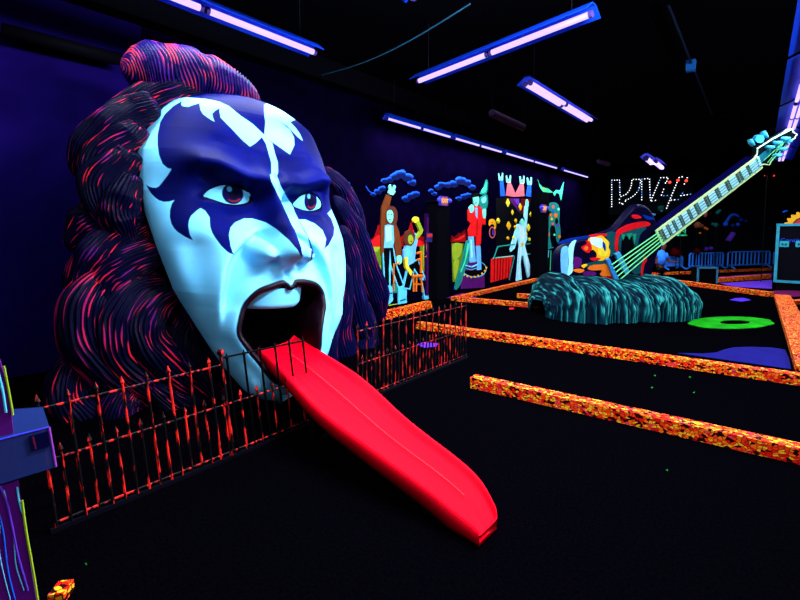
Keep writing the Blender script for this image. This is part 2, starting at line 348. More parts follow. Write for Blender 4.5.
def loft(R, closed_end=False):
    nr, m_ = len(R), len(R[0]); V = np.concatenate(R); F = [(i*m_+j, i*m_+(j+1) % m_, (i+1)*m_+(j+1) % m_, (i+1)*m_+j) for i in range(nr-1) for j in range(m_)]
    if closed_end: F.append([(nr-1)*m_+j for j in range(m_)][::-1])
    return V, F
M_lip = mat('lip_black', (.006, .0006, .003), .4, .12)
mesh('lips', *loft(rings), M_lip, face_root, True)
q0 = cnt+nrm*(wid*1.13)[:, None]; qc = q0.mean(0)
R2 = [f2w(q0[:, 0], q0[:, 1], sd0-.6)]
for s, dz in ((1.04, -1.0), (.95, -1.6), (.75, -2.3), (.4, -2.6)):
    q = qc+(q0-qc)*s; R2.append(f2w(q[:, 0], q[:, 1], np.full(n, sd0.mean()+dz)))
mesh('mouth_lining', *loft(R2, True), mat('mouth_dark', (.004, .0005, .003), .7, .05), face_root, True)
ta = np.linspace(-1, 1, 60); tb = np.linspace(0, 1, 14); TA, TB = np.meshgrid(ta, tb)
tl, tr = p2f(244.5, 306, .75)[0], p2f(305.5, 296, .75)[0]
ta_ = (tl+tr)/2+(tr-tl)/2*np.sin(TA*1.5)
bot = np.interp(TA, [-1, -.3, .4, 1], [p2f(246, 309, .7)[1], p2f(268, 309.3, .9)[1], p2f(285, 308, .9)[1], p2f(304, 300, .7)[1]])
top = bot+.48
td = .98-.62*(1-np.cos(TA*1.5))-.1*(1-TB)
tee = f2w(ta_, bot+(top-bot)*TB, td+.06*np.sqrt(np.clip(TB*6, 0, 1))-.0)
mesh('teeth', tee.reshape(-1, 3), gridfaces(14, 60), mat('teeth_paint', (.13, .56, .82), .4), face_root, True)
# ------------------------------------------------------------ hair
def hair_mat(name, dark, c1, c2, thr=.35):
    m, nt, b = nodes(name); b.inputs['Roughness'].default_value = .5; b.inputs['Specular IOR Level'].default_value = .05
    A = nt.nodes.new('ShaderNodeAttribute'); A.attribute_name = 'strand'
    B2 = nt.nodes.new('ShaderNodeAttribute'); B2.attribute_name = 'tint'
    r = nt.nodes.new('ShaderNodeMapRange'); r.inputs['From Min'].default_value = thr; r.inputs['From Max'].default_value = thr+.3
    nt.links.new(A.outputs['Fac'], r.inputs['Value'])
    x = nt.nodes.new('ShaderNodeMix'); x.data_type = 'RGBA'; x.inputs[6].default_value = (*c1, 1); x.inputs[7].default_value = (*c2, 1)
    nt.links.new(B2.outputs['Fac'], x.inputs['Factor'])
    y = nt.nodes.new('ShaderNodeMix'); y.data_type = 'RGBA'; y.inputs[6].default_value = (*dark, 1)
    nt.links.new(x.outputs[2], y.inputs[7]); nt.links.new(r.outputs[0], y.inputs['Factor']); nt.links.new(y.outputs[2], b.inputs['Base Color'])
    return m
HM = hair_mat('mane_paint', (.0006, .0005, .010), (.60, .010, .022), (.07, .004, .10), .46)
HK = hair_mat('topknot_paint', (.0018, .001, .035), (.30, .014, .02), (.03, .0025, .10), .34)
HN = hair_mat('mane_right_paint', (.001, .0012, .022), (.16, .004, .025), (.03, .003, .09), .5)
def locks(name, L, m, parent, ntheta=200, nlen=90):
    Vs, Fs, S, T = [], [], [], []; off = 0
    for L_i, (path, d, rad, ridges, helix, seed, red) in enumerate(L):
        ridges = int(ridges*2.2)
        k = len(path); P = []
        for i, q in enumerate(path):
            dd = d[0]+(d[1]-d[0])*i/(k-1) if hasattr(d, '__len__') else d
            P.append(onP(q[0], q[1], FO+FD*dd*W_, FD))
        P = spline(P, nlen); r = np.interp(np.linspace(0, 1, nlen), np.linspace(0, 1, len(rad)), rad)
        r = r*np.sqrt(np.clip(np.minimum(np.linspace(.02, 12, nlen), np.linspace(12, .02, nlen)), 0, 1))
        prev = FD.copy(); fr = []
        for i in range(nlen):
            t = P[min(i+1, nlen-1)]-P[max(i-1, 0)]; t /= np.linalg.norm(t)+1e-9
            a = prev-t*(prev@t); a /= np.linalg.norm(a); prev = a; fr.append((a, np.cross(t, a)))
        th = np.linspace(0, 2*math.pi, ntheta, endpoint=False)
        for i in range(nlen):
            s = i/(nlen-1)
            wob = np.array([pnoise(Vector((math.cos(q)*1.3+seed, math.sin(q)*1.3, s*5+seed))) for q in th])
            w2 = np.array([pnoise(Vector((math.cos(q)*3+seed*3, math.sin(q)*3, s*14))) for q in th])
            ph = ridges*th+helix*s*2*math.pi*ridges/6+wob*5.5+w2*1.2
            c = np.cos(ph); env = .5+.5*w2
            rr = r[i]*(1+.05*c+.16*wob)
            a, b = fr[i]
            Vs.append(P[i]+np.outer(rr*np.cos(th), a)+np.outer(rr*np.sin(th), b))
            gap = np.array([pnoise(Vector((round(float(p)/(2*math.pi))*1.7+seed, s*7, 0))) for p in ph])
            S.append(c*.75+gap*1.25-.30+red); T.append(np.clip(.45+wob*1.5+w2*.6, 0, 1))
        i = np.arange(nlen-1)[:, None]*ntheta; j = np.arange(ntheta)[None]; j2 = (j+1) % ntheta
        Fs.append((np.stack([i+j, i+j2, i+ntheta+j2, i+ntheta+j], -1)).reshape(-1, 4)+off); off += nlen*ntheta
    V = np.concatenate(Vs); F = np.concatenate(Fs)
    o = mesh(name, V, F, m, parent, True)
    for nm, q in (('strand', S), ('tint', T)):
        at = o.data.attributes.new(nm, 'FLOAT', 'POINT'); at.data.foreach_set('value', np.concatenate(q).astype('f'))
    return o
LL = [
 ([(206, 95), (179, 93), (149, 101), (114, 119), (82, 145)], (-2.3, -2.4), [.16, .2, .19, .13, .03], 18, .6, 1, .0),
 ([(159, 106), (140, 112), (112, 128), (88, 150), (74, 176)], (-1.9, -2.2), [.12, .17, .19, .15, .04], 16, .5, 2, -.08),
 ([(141, 125), (131, 135), (105, 152), (95, 176), (103, 204)], (-1.75, -2.0), [.11, .17, .17, .14, .05], 16, -.4, 3, -.06),
 ([(133, 150), (125, 160), (101, 182), (105, 210), (125, 232)], (-1.6, -1.8), [.12, .17, .17, .14, .06], 15, .5, 4, -.02),
 ([(136, 175), (124, 196), (122, 220), (134, 246)], (-1.5, -1.6), [.12, .17, .17, .05], 14, .3, 5, -.1),
 ([(126, 205), (110, 212), (86, 226), (68, 250)], (-2.0, -2.2), [.1, .19, .17, .03], 15, -.5, 6, -.03),
 ([(150, 224), (126, 236), (100, 256), (86, 284), (94, 310)], (-1.7, -2.0), [.12, .19, .2, .16, .05], 16, .4, 7, .06),
 ([(162, 248), (136, 262), (114, 280), (108, 304), (120, 322)], (-1.4, -1.7), [.13, .18, .2, .17, .06], 16, -.5, 8, .12),
 ([(148, 276), (112, 280), (90, 302), (90, 336), (110, 366), (144, 398), (168, 424)], (-1.7, -1.3), [.07, .16, .22, .23, .2, .15, .03], 14, .15, 9, .16),
 ([(166, 280), (136, 290), (118, 316), (122, 350), (148, 380), (182, 404)], (-1.4, -1.1), [.07, .15, .2, .2, .17, .05], 14, -.15, 10, .1),
 ([(180, 290), (158, 304), (146, 326), (156, 352), (184, 378), (214, 402)], (-1.2, -.8), [.07, .15, .17, .18, .16, .06], 13, .15, 11, .1),
 ([(186, 300), (184, 324), (178, 346), (194, 372), (224, 398), (250, 414)], (-1.3, -.7), [.06, .13, .15, .15, .13, .05], 13, -.15, 12, -.1),
 ([(184, 296), (196, 330), (208, 358), (224, 384), (248, 408)], (-1.2, -.4), [.05, .1, .12, .12, .08], 12, .1, 13, -.3),
 ([(96, 350), (74, 368), (70, 396), (90, 424), (118, 448)], (-1.8, -1.5), [.06, .14, .18, .18, .1], 15, .2, 14, -.08),
 ([(150, 380), (128, 396), (120, 420), (136, 444), (166, 458)], (-1.3, -1.1), [.08, .15, .18, .18, .12], 18, .3, 15, .06),
 ([(150, 384), (176, 402), (204, 414), (234, 420), (262, 428)], (-.9, -.5), [.08, .14, .15, .14, .1], 12, .1, 16, -.12),
 ([(170, 420), (196, 432), (226, 440), (262, 440)], (-1.1, -.7), [.13, .18, .18, .14], 12, .1, 17, -.4),
]
locks('hair', LL, HM, face_root)
LR = [
 ([(322, 168), (340, 186), (352, 212), (360, 244)], (-2.6, -2.9), [.05, .12, .15, .12], 13, .2, 21, .08),
 ([(333, 196), (352, 224), (364, 260), (376, 296), (380, 324)], (-2.3, -3.0), [.06, .14, .19, .2, .06], 14, .15, 22, .05),
 ([(341, 225), (350, 256), (352, 292), (362, 326), (372, 350)], (-2.0, -2.6), [.07, .13, .17, .2, .12], 13, -.15, 23, .0),
 ([(343, 262), (345, 296), (340, 330), (346, 362), (366, 380)], (-1.8, -2.2), [.07, .12, .16, .2, .12], 13, .15, 24, .0),
 ([(340, 290), (332, 320), (326, 350), (330, 380), (350, 402)], (-1.5, -1.7), [.06, .11, .15, .18, .16], 12, -.15, 25, -.1),
 ([(360, 300), (366, 326), (362, 354), (370, 386)], (-2.5, -2.5), [.1, .17, .2, .12], 16, .2, 26, .06),
]
locks('hair', LR, HN, face_root)
LT = [([(120, 66), (146, 70), (176, 75), (210, 80), (240, 92), (262, 106)], (-2.6, -2.2), [.12, .27, .29, .26, .17, .04], 11, 7.5, 31, .22)]
def topknot():
    path, d, rad, *_ = LT[0]; nlen, nth = 260, 90
    P = spline([onP(q[0], q[1], FO+FD*(d[0]+(d[1]-d[0])*i/5)*W_, FD) for i, q in enumerate(path)], nlen)
    r = np.interp(np.linspace(0, 1, nlen), np.linspace(0, 1, 6), rad)*np.sqrt(np.clip(np.minimum(np.linspace(.02, 9, nlen), np.linspace(9, .02, nlen)), 0, 1))
    th = np.linspace(0, 2*math.pi, nth, endpoint=False); V = []; S = []; T = []; prev = FD.copy()
    for i in range(nlen):
        t = P[min(i+1, nlen-1)]-P[max(i-1, 0)]; t /= np.linalg.norm(t); a = prev-t*(prev@t); a /= np.linalg.norm(a); prev = a; b = np.cross(t, a)
        s = i/(nlen-1)
        wob = np.array([pnoise(Vector((math.cos(q)*1.2, math.sin(q)*1.2, s*6))) for q in th])
        sg = np.sin(th+.6)                                   # sweep of the strands round the roll
        ph = 2*math.pi*44*s-sg*20*(1.25-s)+wob*9
        c = np.cos(ph); gap = np.array([pnoise(Vector((round(float(p)/(2*math.pi))*1.7, q*1.2, 3))) for p, q in zip(ph, th)])
        lump = 1-.12*math.exp(-((s-.56)/.03)**2)
        rr = r[i]*lump*(1+.045*c+.08*wob); V.append(P[i]+np.outer(rr*np.cos(th), a)+np.outer(rr*np.sin(th), b))
        S.append(c*.7+gap*1.1+.05); T.append(np.clip(.5-.5*np.cos(th+1.6*(b[2] > 0))*0+wob*1.6+.15, 0, 1))
    j = np.arange(nth)[None]; i = np.arange(nlen-1)[:, None]*nth; j2 = (j+1) % nth
    o = mesh('topknot', np.concatenate(V), np.stack([i+j, i+j2, i+nth+j2, i+nth+j], -1).reshape(-1, 4), HK, face_root, True)
    for nm, q in (('strand', S), ('tint', T)): at = o.data.attributes.new(nm, 'FLOAT', 'POINT'); at.data.foreach_set('value', np.concatenate(q).astype('f'))
topknot()
# dark core of the mane behind the face, standing on the floor
def core():
    V = []; n1, n2 = 64, 40
    for i in range(n2):
        v = i/(n2-1); b = -4.75+v*8.6
        wL = np.interp(b, [-4.75, -3, -1, 1.2, 2.6, 3.85], [2.9, 3.0, 3.2, 3.1, 2.0, .2]); wR = np.interp(b, [-4.75, -3, -1, 1.2, 2.6, 3.85], [3.0, 3.1, 3.0, 2.4, 1.6, .2])
        for k in range(n1):
            q = 2*math.pi*k/n1; c, s_ = math.cos(q), math.sin(q); wv = 1+.05*math.sin(5*q+i*.3)
            V.append(FO+W_*(FA*(wL if c < 0 else wR)*c*wv+FB*b+FD*(-3.4+s_*1.6*wv*min(1, (3.9-b)*.6))))
    F = [(i*n1+k, i*n1+(k+1) % n1, (i+1)*n1+(k+1) % n1, (i+1)*n1+k) for i in range(n2-1) for k in range(n1)]+[tuple(range(n1-1, -1, -1)), tuple(range((n2-1)*n1, n2*n1))]
    V = np.array(V); V[:, 2] = np.maximum(V[:, 2], 0.0)
    mesh('hair_core', V, F, mat('core_dark', (.003, .003, .02), .8, .1), face_root, True)
core()
# ------------------------------------------------------------ tongue slide
def slz(X): return float(np.interp(X, [-4.6, -4, -3.4, -2.9, -2.4, -1.9, -1.5, -1.25, -1.0], [.66, .61, .54, .455, .36, .255, .165, .105, .05]))
def onslide(px, py):
    r = ray(px, py); lo, hi = 1., 8.
    for _ in range(60):
        m_ = (lo+hi)/2; P = CAM+r*m_
        if P[2] > slz(P[0]): lo = m_
        else: hi = m_
    return CAM+r*lo
ea = [onslide(*p) for p in [(258, 351), (280, 372), (316, 411), (360, 445), (420, 489), (452, 515), (472, 530), (479, 537)]]
eb = [onslide(*p) for p in [(294, 338), (324, 356), (362, 381), (408, 423), (460, 464), (481, 485), (494, 508), (497.5, 519)]]
na = 60; EA, EB = spline(ea, na), spline(eb, na)
slide = thing('tongue_slide', 'long glowing red tongue slide sloping from the open mouth to the floor', 'slide', (-1.2, 2.1, 0))
def cross(A, B, s):
    A, B = np.array(A), np.array(B); Wd = np.linalg.norm(B-A); out = []
    for t in np.linspace(0, 1, 25):
        e = abs(t-.5)*2
        z = .028*sst(.72, .97, e)-.012*(1-e**2)+.008*math.exp(-((t-.5)/.02)**2)-.004*math.exp(-((t-.30)/.02)**2)-.004*math.exp(-((t-.72)/.02)**2)
        out.append(A+(B-A)*t+np.array([0, 0, z*min(1, (1-s)*9+.15)]))
    return out
R = []
for i in range(na):
    s = i/(na-1); top = cross(EA[i], EB[i], s); th = .11*min(1, .35+(1-s)*8)
    A, B = np.array(EA[i]), np.array(EB[i]); inn = (B-A)*.035
    dn = np.array([0, 0, -1.])
    R.append(np.array([A+dn*th+inn, A+dn*th*.5+inn*.15]+top+[B+dn*th*.5-inn*.15, B+dn*th-inn]))
for r_ in R: r_[:, 2] = np.maximum(r_[:, 2], .004)
m_ = len(R[0]); V = np.concatenate(R); F = [(i*m_+j, i*m_+(j+1) % m_, (i+1)*m_+(j+1) % m_, (i+1)*m_+j) for i in range(na-1) for j in range(m_)]
F += [tuple(range(m_)), tuple(range((na-1)*m_, na*m_))[::-1]]
M_red = mat('slide_red', (.75, .0, .009), .6, .03, noise=.06, nscale=3)
mesh('slide_bed', V, F, M_red, slide, True)
seam = MB()
cl = [(EA[i]+EB[i])/2+np.array([0, 0, .004]) for i in range(4, 42)]
seam.tube(cl, [.0022]*len(cl), 6).build('seam_line', mat('seam', (1, .05, .07), .4), slide, True)
for i in (14, 34):
    c = (EA[i]+EB[i])/2; h = (c[2]-.09)/2
    if h > .02: MB().box((c[0], c[1], h), (.04, .16, h)).build('support_leg', mat('black_metal', (.004, .004, .006), .5), slide)
# ------------------------------------------------------------ railings
M_fr = speckle('railing_drybrush', (.0008, .0005, .001), [(.38, .005, .004), (.75, .014, .008)], (34, 34, 7), .55, .5)
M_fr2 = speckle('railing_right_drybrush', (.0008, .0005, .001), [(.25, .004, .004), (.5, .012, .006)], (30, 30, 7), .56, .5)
M_blk = mat('railing_black', (.0008, .0008, .001), .5)
def railing(name, label, y0, y1, X0, lean, m, spc, z_top, z_mid, gate_y=None, post_y=(), tail=0):
    t = thing(name, label, 'railing', (X0, y0, 0), 'low iron railings either side of the slide')
    def pt(y, z): return (X0+lean[0]*z/.75, y+lean[1]*z/.75, z)
    n = int(round((y1-y0)/spc)); 
    for i in range(n*2+1+tail):
        y = y0+i*spc/2; tall = i % 2 == 0 and y <= y1+.01
        zt = z_top+.03 if tall else z_mid+.03
        mm = M_blk if (gate_y and y > gate_y and tall) else m
        b = MB(); b.tube([pt(y, .02), pt(y, zt)], .0075 if not tall else .0085, 6)
        b.tube([pt(y, zt-.005), pt(y, zt+.012), pt(y, zt+.05)], [.006, .014, .001], 6)
        b.build('picket', mm, t)
    for nm, z, ya, yb in (('bottom_rail', .05, y0, y1+tail*spc/2), ('middle_rail', z_mid, y0, y1+tail*spc/2), ('top_rail', z_top, y0, y1)):
        if gate_y and nm == 'top_rail':
            MB().tube([pt(ya, z), pt(gate_y-.03, z)], .007, 6).build(nm, m, t); MB().tube([pt(gate_y, z+.05), pt(yb, z+.04)], .008, 6).build(nm, M_blk, t)
        else: MB().tube([pt(ya, z), pt(yb, z)], .007, 6).build(nm, m, t)
    for y in post_y:
        MB().tube([pt(y, .0), pt(y, z_top+.07)], .013, 8).build('post', m, t); MB().ball(pt(y, z_top+.095), .026).build('ball_finial', m, t, True)
    MB().box((X0, (y0+y1)/2, .012), (.012, (y1-y0)/2+.03, .012)).build('base_bar', mat('base_bar', (.0008, .0008, .003), .8), t)
    return t
railing('iron_railing', 'red-flecked black iron railing with spear tips, nearer one, left of the red slide', .47, 2.22, -2.92, (-.06, -.045), M_fr, .134, .69, .40, 1.52, (1.50,), 1)
railing('iron_railing', 'dimmer iron railing farther away, on the right side of the red slide', 2.80, 4.74, -2.97, (0, 0), M_fr2, .12, .70, .38)
# ============================================================ the hall
M_floor = mat('carpet_black', (.0006, .0005, .0010), .95, .0, noise=.5, nscale=60)
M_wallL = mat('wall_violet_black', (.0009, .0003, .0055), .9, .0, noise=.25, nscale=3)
M_dark = mat('hall_black', (.0008, .0008, .002), .9, .02)
XW = -6.45; CEIL = 4.75
def panel(name, c, h, m): b = MB(); b.box((0, 0, 0), h); o = b.build(name, m); o.location = c; return struct(o)
panel('floor', (2, 12, -.05), (10, 17, .05), M_floor)
panel('ceiling', (2, 12, CEIL+.05), (10, 17, .05), M_dark)
panel('wall_left', (XW-.06, -1.4, CEIL/2), (.05, 3.6, CEIL/2), mat('wall_violet_glow', (.004, .0014, .046), .9, .0, noise=.2, nscale=3))  # lamp glow put into the colour: brighter violet than the far part
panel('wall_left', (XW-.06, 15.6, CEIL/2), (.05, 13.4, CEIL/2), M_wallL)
panel('wall_top_dark', (XW+.12, 12, 4.56), (.13, 17, .19), M_dark)  # dark box added to blacken the unlit top of the wall
panel('wall_back', (2, 26.5, CEIL/2), (10, .05, CEIL/2), mat('wall_back_black', (.002, .003, .006), .9, .02))
panel('wall_right', (10.5, 12, CEIL/2), (.05, 17, CEIL/2), M_dark)
panel('wall_front', (2, -4.5, CEIL/2), (10, .05, CEIL/2), M_dark)
# dark pipe along the wall beside the hair
P0, P1 = onX(2, 30, XW+.25), onX(122, 60, XW+.25)
o = MB().tube([P0, P1], .075, 14).build('wall_pipe', mat('pipe_black', (.001, .001, .002), .7, .02), None, True)
tag(o, 'long dark pipe running along the wall coloured with a violet glow above the hair', 'pipe')
# ------------------------------------------------------------ tube lamps
M_tube = emit('blacklight_tube', (.50, .36, 1), 1.9)
M_refl = mat('reflector_blue', (.002, .04, .55), .5, .1)
M_cap = mat('tube_cap', (.05, .03, .15), .5)
LC = (.72, .80, 1)
FXG = 'blacklight fixtures under the ceiling'
def fixture(p0, p1, label, nt=1, seg=2, w=.16, power=60, refl=M_refl, tube=M_tube, r=.034, hang=True, group=None, drop=.07):
    p0, p1 = np.array(p0, float), np.array(p1, float); c = (p0+p1)/2; L = np.linalg.norm(p1-p0); u = (p1-p0)/L
    s = np.cross(u, [0, 0, 1]); s /= np.linalg.norm(s)
    t = thing('blacklight_fixture', label, 'light fixture', tuple(c), group)
    V = []
    for q in (p0, p1):
        for a, z in ((-w, -.045), (-.035, .05), (.035, .05), (w, -.045), (w, -.035), (.04, .062), (-.04, .062), (-w, -.035)): V.append(q+s*a+np.array([0, 0, z]))
    F = [(i, (i+1) % 8, 8+(i+1) % 8, 8+i) for i in range(8)]+[tuple(range(8))[::-1], tuple(range(8, 16))]
    mesh('reflector', V, F, refl, t)
    l = L/seg
    for i in range(seg):
        a, b = p0+u*(i*l+.05), p0+u*((i+1)*l-.05)
        for k in range(nt):
            off = s*((k-(nt-1)/2)*.085)+np.array([0, 0, -drop+.03])
            tb = MB().tube([a+off, b+off], r, 10).build('tube', tube, t, True)
            for e, sg in ((a, -1), (b, 1)): MB().tube([e+off+u*sg*.0, e+off+u*sg*.035], r*1.15, 10).build('tube_cap', M_cap, tb)
    if hang:
        for q in (p0+u*.25, p1-u*.25): MB().tube([q+np.array([0, 0, .06]), (q[0], q[1], CEIL)], .004, 5).build('hanging_wire', mat('wire_dark', (.004, .004, .01), .6), t)
    if power:
        l_ = bpy.data.lights.new('tube_light', 'AREA'); l_.shape = 'RECTANGLE'; l_.size = L*.95; l_.size_y = w*1.2; l_.energy = power; l_.color = LC
        lo = bpy.data.objects.new('tube_light', l_); COL.objects.link(lo); ang = math.atan2(u[1], u[0])
        lo.rotation_euler = (0, 0, ang); lo.location = c+np.array([0, 0, -.12]); lo.parent = t; lo.location = (0, 0, -.12)
    return t
def zat(px, py, z=4.0): return onZ(px, py, z)
A, B = zat(323, 47), zat(170, -1); u = (A-B); u[2] = 0; A[0] = B[0] = (A[0]+B[0])/2
fixture(A-np.array([0, 2.9, 0]), A, 'lit two-tube blacklight fixture above the sculpted hair, upper left', seg=2, power=P_A)
A, B = zat(417, 79), zat(594, 9)
fixture(A, B, 'lit blacklight fixture slanting across the upper middle of the ceiling', seg=2, power=P_B)
A, B = zat(528, 80), zat(589, 119); A[0] = B[0] = (A[0]+B[0])/2
fixture(A, B, 'lit twin-tube blacklight fixture just beyond the slanting one', nt=2, seg=2, power=P_C)
A = zat(392, 5); A[0] = -2.75
fixture(A-np.array([0, 2.5, 0]), A, 'blacklight fixture cut by the top edge of the photo', nt=2, seg=2, power=P_D)
A, B = zat(386, 120), zat(560, 170); X = (A[0]+B[0])/2; ys = np.linspace(A[1], A[1]+(onX(560, 170, X)[1]-A[1]), 4)
k = 0
for (xa, xb) in ((386, 451), (454, 502), (505, 557), (563, 588)):
    Xw = -6.02
    q0, q1 = onX(xa, 120+(xa-386)*.275, Xw), onX(xb, 120+(xb-386)*.275, Xw)
    lab = ['nearest to the raised-hand mural', 'second one along the mural wall', 'third one along the mural wall', 'farthest, at the far end of the mural wall'][k]
    q0[2] = q1[2] = 3.98
    fixture(q0, q1, 'lit blacklight over the murals, '+lab, seg=2 if k < 3 else 1, w=.10, power=P_M, r=.024, group='row of blacklights over the murals'); k += 1
MX = mat('reflector_unlit', (.10, .05, .12), .6)
def bar(p, q, label, m, dx=.09):
    p, q = onZ(*p, 4.2), onZ(*q, 4.2); t = thing('unlit_fixture', label, 'light fixture', tuple((p+q)/2))
    MB().tube([p, q], dx, 6).build('housing', m, t); MB().tube([p-np.array([0, 0, dx]), q-np.array([0, 0, dx])], .02, 6).build('tube', mat('tube_off', (.12, .08, .15), .4), t)
    for s in (p, q): MB().tube([s, (s[0], s[1], CEIL)], .005, 5).build('hanging_wire', mat('wire_dark', (.004, .004, .01), .6), t)
bar((492, 113), (523, 127), 'unlit dim grey light fixture hanging between the lit ones', MX)
bar((598, 161), (609, 164), 'small unlit fixture far back left of the bulb sign', MX, .07)
for (a, b), lab in (((( 646, 155), (652, 160)), 'left'), (((655, 159), (662, 165)), 'right')):
    p, q = onZ(*a, 3.9), onZ(*b, 3.9)
    fixture(p, q, 'small far-off lit blacklight above the bulb sign, %s of the pair' % lab, seg=1, w=.16, power=P_F, r=.07, group='pair of far blacklights', drop=.12)
# long double row at the right edge
for k, (y0, y1) in enumerate(((5.2, 7.85), (8.0, 10.7), (10.85, 13.5), (13.65, 16.3), (16.45, 19.1))):
    lab = ['nearest, at the right edge of the photo', 'second in the row', 'just behind the bass headstock', 'fourth in the row, below the headstock', 'farthest of the row'][k]
    fixture((.47-.022*y0, y0, 4.02), (.47-.022*y1, y1, 4.02), 'long twin-tube blacklight on the right, '+lab, nt=2, seg=2, w=.27, power=P_R, r=.03, group='right-hand row of twin-tube blacklights', drop=.05)
# unseen fixtures added to light the face, around and behind the camera
for k, (x, y, z_, an) in enumerate(((-.5, 3.2, 4.0, 50), (3.0, 6.6, 3.7, 62), (3.4, 1.6, 3.7, 62), (-1.6, -2.2, 3.8, 60))):
    fixture((x, y-1.1, z_), (x, y+1.1, z_), 'added twin-tube blacklight out of view, %s' % ('nearest the painted face', 'farthest right', 'behind the visitor on the right', 'behind the visitor on the left')[k], nt=2, seg=2, power=0)
    l_ = bpy.data.lights.new('tube_light', 'AREA'); l_.shape = 'RECTANGLE'; l_.size = .3; l_.size_y = 2.1; l_.energy = P_S[k]; l_.color = LC
    lo = bpy.data.objects.new('tube_light', l_); COL.objects.link(lo); lo.location = (x-.1, y, z_-.12); lo.rotation_euler = (0, math.radians(an), 0) if k < 3 else (math.radians(52), 0, math.radians(25))
    if k == 3: l_.size, l_.size_y = 2.5, .3
# cable and small ceiling things
P0, P1 = onZ(322, 75, 4.3), onZ(470, 4, 4.3)
pts = [P0+(P1-P0)*s+np.array([0, 0, -.12*math.sin(math.pi*s)]) for s in np.linspace(0, 1, 16)]
tag(MB().tube(pts, .009, 6).build('ceiling_cable', mat('cable_teal', (.02, .10, .16), .6)), 'thin slack cable strung under the ceiling in the upper middle', 'cable')
P0, P1 = onZ(668, 5, 4.7), onZ(712, 115, 4.7)
tag(MB().tube([P0, P1], .02, 6).build('conduit', mat('conduit_dark', (.008, .015, .04), .6)), 'thin dark conduit along the ceiling at the upper right', 'conduit')
c = onZ(691, 66, 4.66); tag(MB().box((0, 0, 0), (.07, .07, .09)).build('junction_box', mat('box_blue', (.02, .22, .75), .5)), 'small bright blue box on the ceiling conduit', 'box').location = c
# ------------------------------------------------------------ brick kerbs
def brick_mat():
    m, nt, b = nodes('neon_brick'); b.inputs['Roughness'].default_value = .7; b.inputs['Specular IOR Level'].default_value = .05
    uv = nt.nodes.new('ShaderNodeTexCoord')
    wn = nt.nodes.new('ShaderNodeTexNoise'); wn.inputs['Scale'].default_value = 9; nt.links.new(uv.outputs['UV'], wn.inputs['Vector'])
    sub = nt.nodes.new('ShaderNodeVectorMath'); sub.operation = 'MULTIPLY_ADD'; sub.inputs[1].default_value = (.04, .06, 0)
    nt.links.new(wn.outputs['Color'], sub.inputs[0]); nt.links.new(uv.outputs['UV'], sub.inputs[2])
    mp = nt.nodes.new('ShaderNodeMapping'); mp.inputs['Scale'].default_value = (34, 54, 1); nt.links.new(sub.outputs[0], mp.inputs['Vector'])
    v = nt.nodes.new('ShaderNodeTexVoronoi'); v.inputs['Scale'].default_value = 1; v.voronoi_dimensions = '2D'; nt.links.new(mp.outputs[0], v.inputs['Vector'])
    v2 = nt.nodes.new('ShaderNodeTexVoronoi'); v2.inputs['Scale'].default_value = 1; v2.voronoi_dimensions = '2D'; v2.feature = 'DISTANCE_TO_EDGE'; nt.links.new(mp.outputs[0], v2.inputs['Vector'])
    sp = nt.nodes.new('ShaderNodeSeparateColor'); nt.links.new(v.outputs['Color'], sp.inputs[0])
    r = nt.nodes.new('ShaderNodeValToRGB'); r.color_ramp.interpolation = 'CONSTANT'; e = r.color_ramp.elements
    cols = [(0, (.02, .001, .001)), (.18, (.75, .008, .004)), (.38, (.95, .04, .004)), (.55, (1, .15, .006)), (.76, (1, .42, .012)), (.93, (.9, .04, .06))]
    e[0].position = 0; e[0].color = (*cols[0][1], 1); e[1].position = cols[1][0]; e[1].color = (*cols[1][1], 1)
    for p, c in cols[2:]: q = e.new(p); q.color = (*c, 1)
    nt.links.new(sp.outputs[0], r.inputs['Fac'])
    mr = nt.nodes.new('ShaderNodeMapRange'); mr.inputs['From Min'].default_value = .04; mr.inputs['From Max'].default_value = .10; nt.links.new(v2.outputs['Distance'], mr.inputs['Value'])
    mx = nt.nodes.new('ShaderNodeMix'); mx.data_type = 'RGBA'; mx.inputs[6].default_value = (.03, .001, .001, 1)
    nt.links.new(mr.outputs[0], mx.inputs['Factor']); nt.links.new(r.outputs[0], mx.inputs[7]); nt.links.new(mx.outputs[2], b.inputs['Base Color']); return m
M_brick = brick_mat()
def kerb(p, q, label, w=.12, h=.11, side=1, group='orange brick kerbs of the course', z0=0):
    """kerb whose visible front-bottom edge runs p -> q; body extends away (side)"""
    p, q = np.array(p, float), np.array(q, float); u = (q-p); L = np.linalg.norm(u[:2]); u = u/L; n = np.array([-u[1], u[0], 0])*side
    if side == 0: n = np.array([-u[1], u[0], 0]); p = p-n*w/2; q = q-n*w/2
    c = (p+q)/2; V = []
    for e in (p, q):
        for a, z in ((0, z0), (0, h), (w, h), (w, z0)): V.append(e+n*a+np.array([0, 0, z])-c)
    F = [(0, 1, 5, 4), (1, 2, 6, 5), (2, 3, 7, 6), (3, 0, 4, 7), (3, 2, 1, 0), (4, 5, 6, 7)]
    me = bpy.data.meshes.new('brick_kerb'); me.from_pydata([tuple(v) for v in V], [], F); me.update()
    uvl = me.uv_layers.new(name='UV'); off = rng.random()*7
    g = [0, h, h+w, 2*h+w, 2*h+2*w]
    for fi, f in enumerate(me.polygons):
        for li, vi in zip(f.loop_indices, f.vertices):
            end = vi//4; k = vi % 4
            if fi < 4: vv = g[fi] if k == fi else g[fi+1]; uvl.data[li].uv = (off+end*L, vv)
            else: uvl.data[li].uv = (off+[0, 0, w, w][k], [0, h, h, 0][k])
    o = link('brick_kerb', me, M_brick, None, False); o.location = c
    return tag(o, label, 'kerb', group)
Z = onZ
kerb(Z(470, 388), Z(470, 388)+(Z(800, 465)-Z(470, 388))*1.15, 'nearest orange brick kerb crossing the right side from the railing end', w=.13, h=.115)
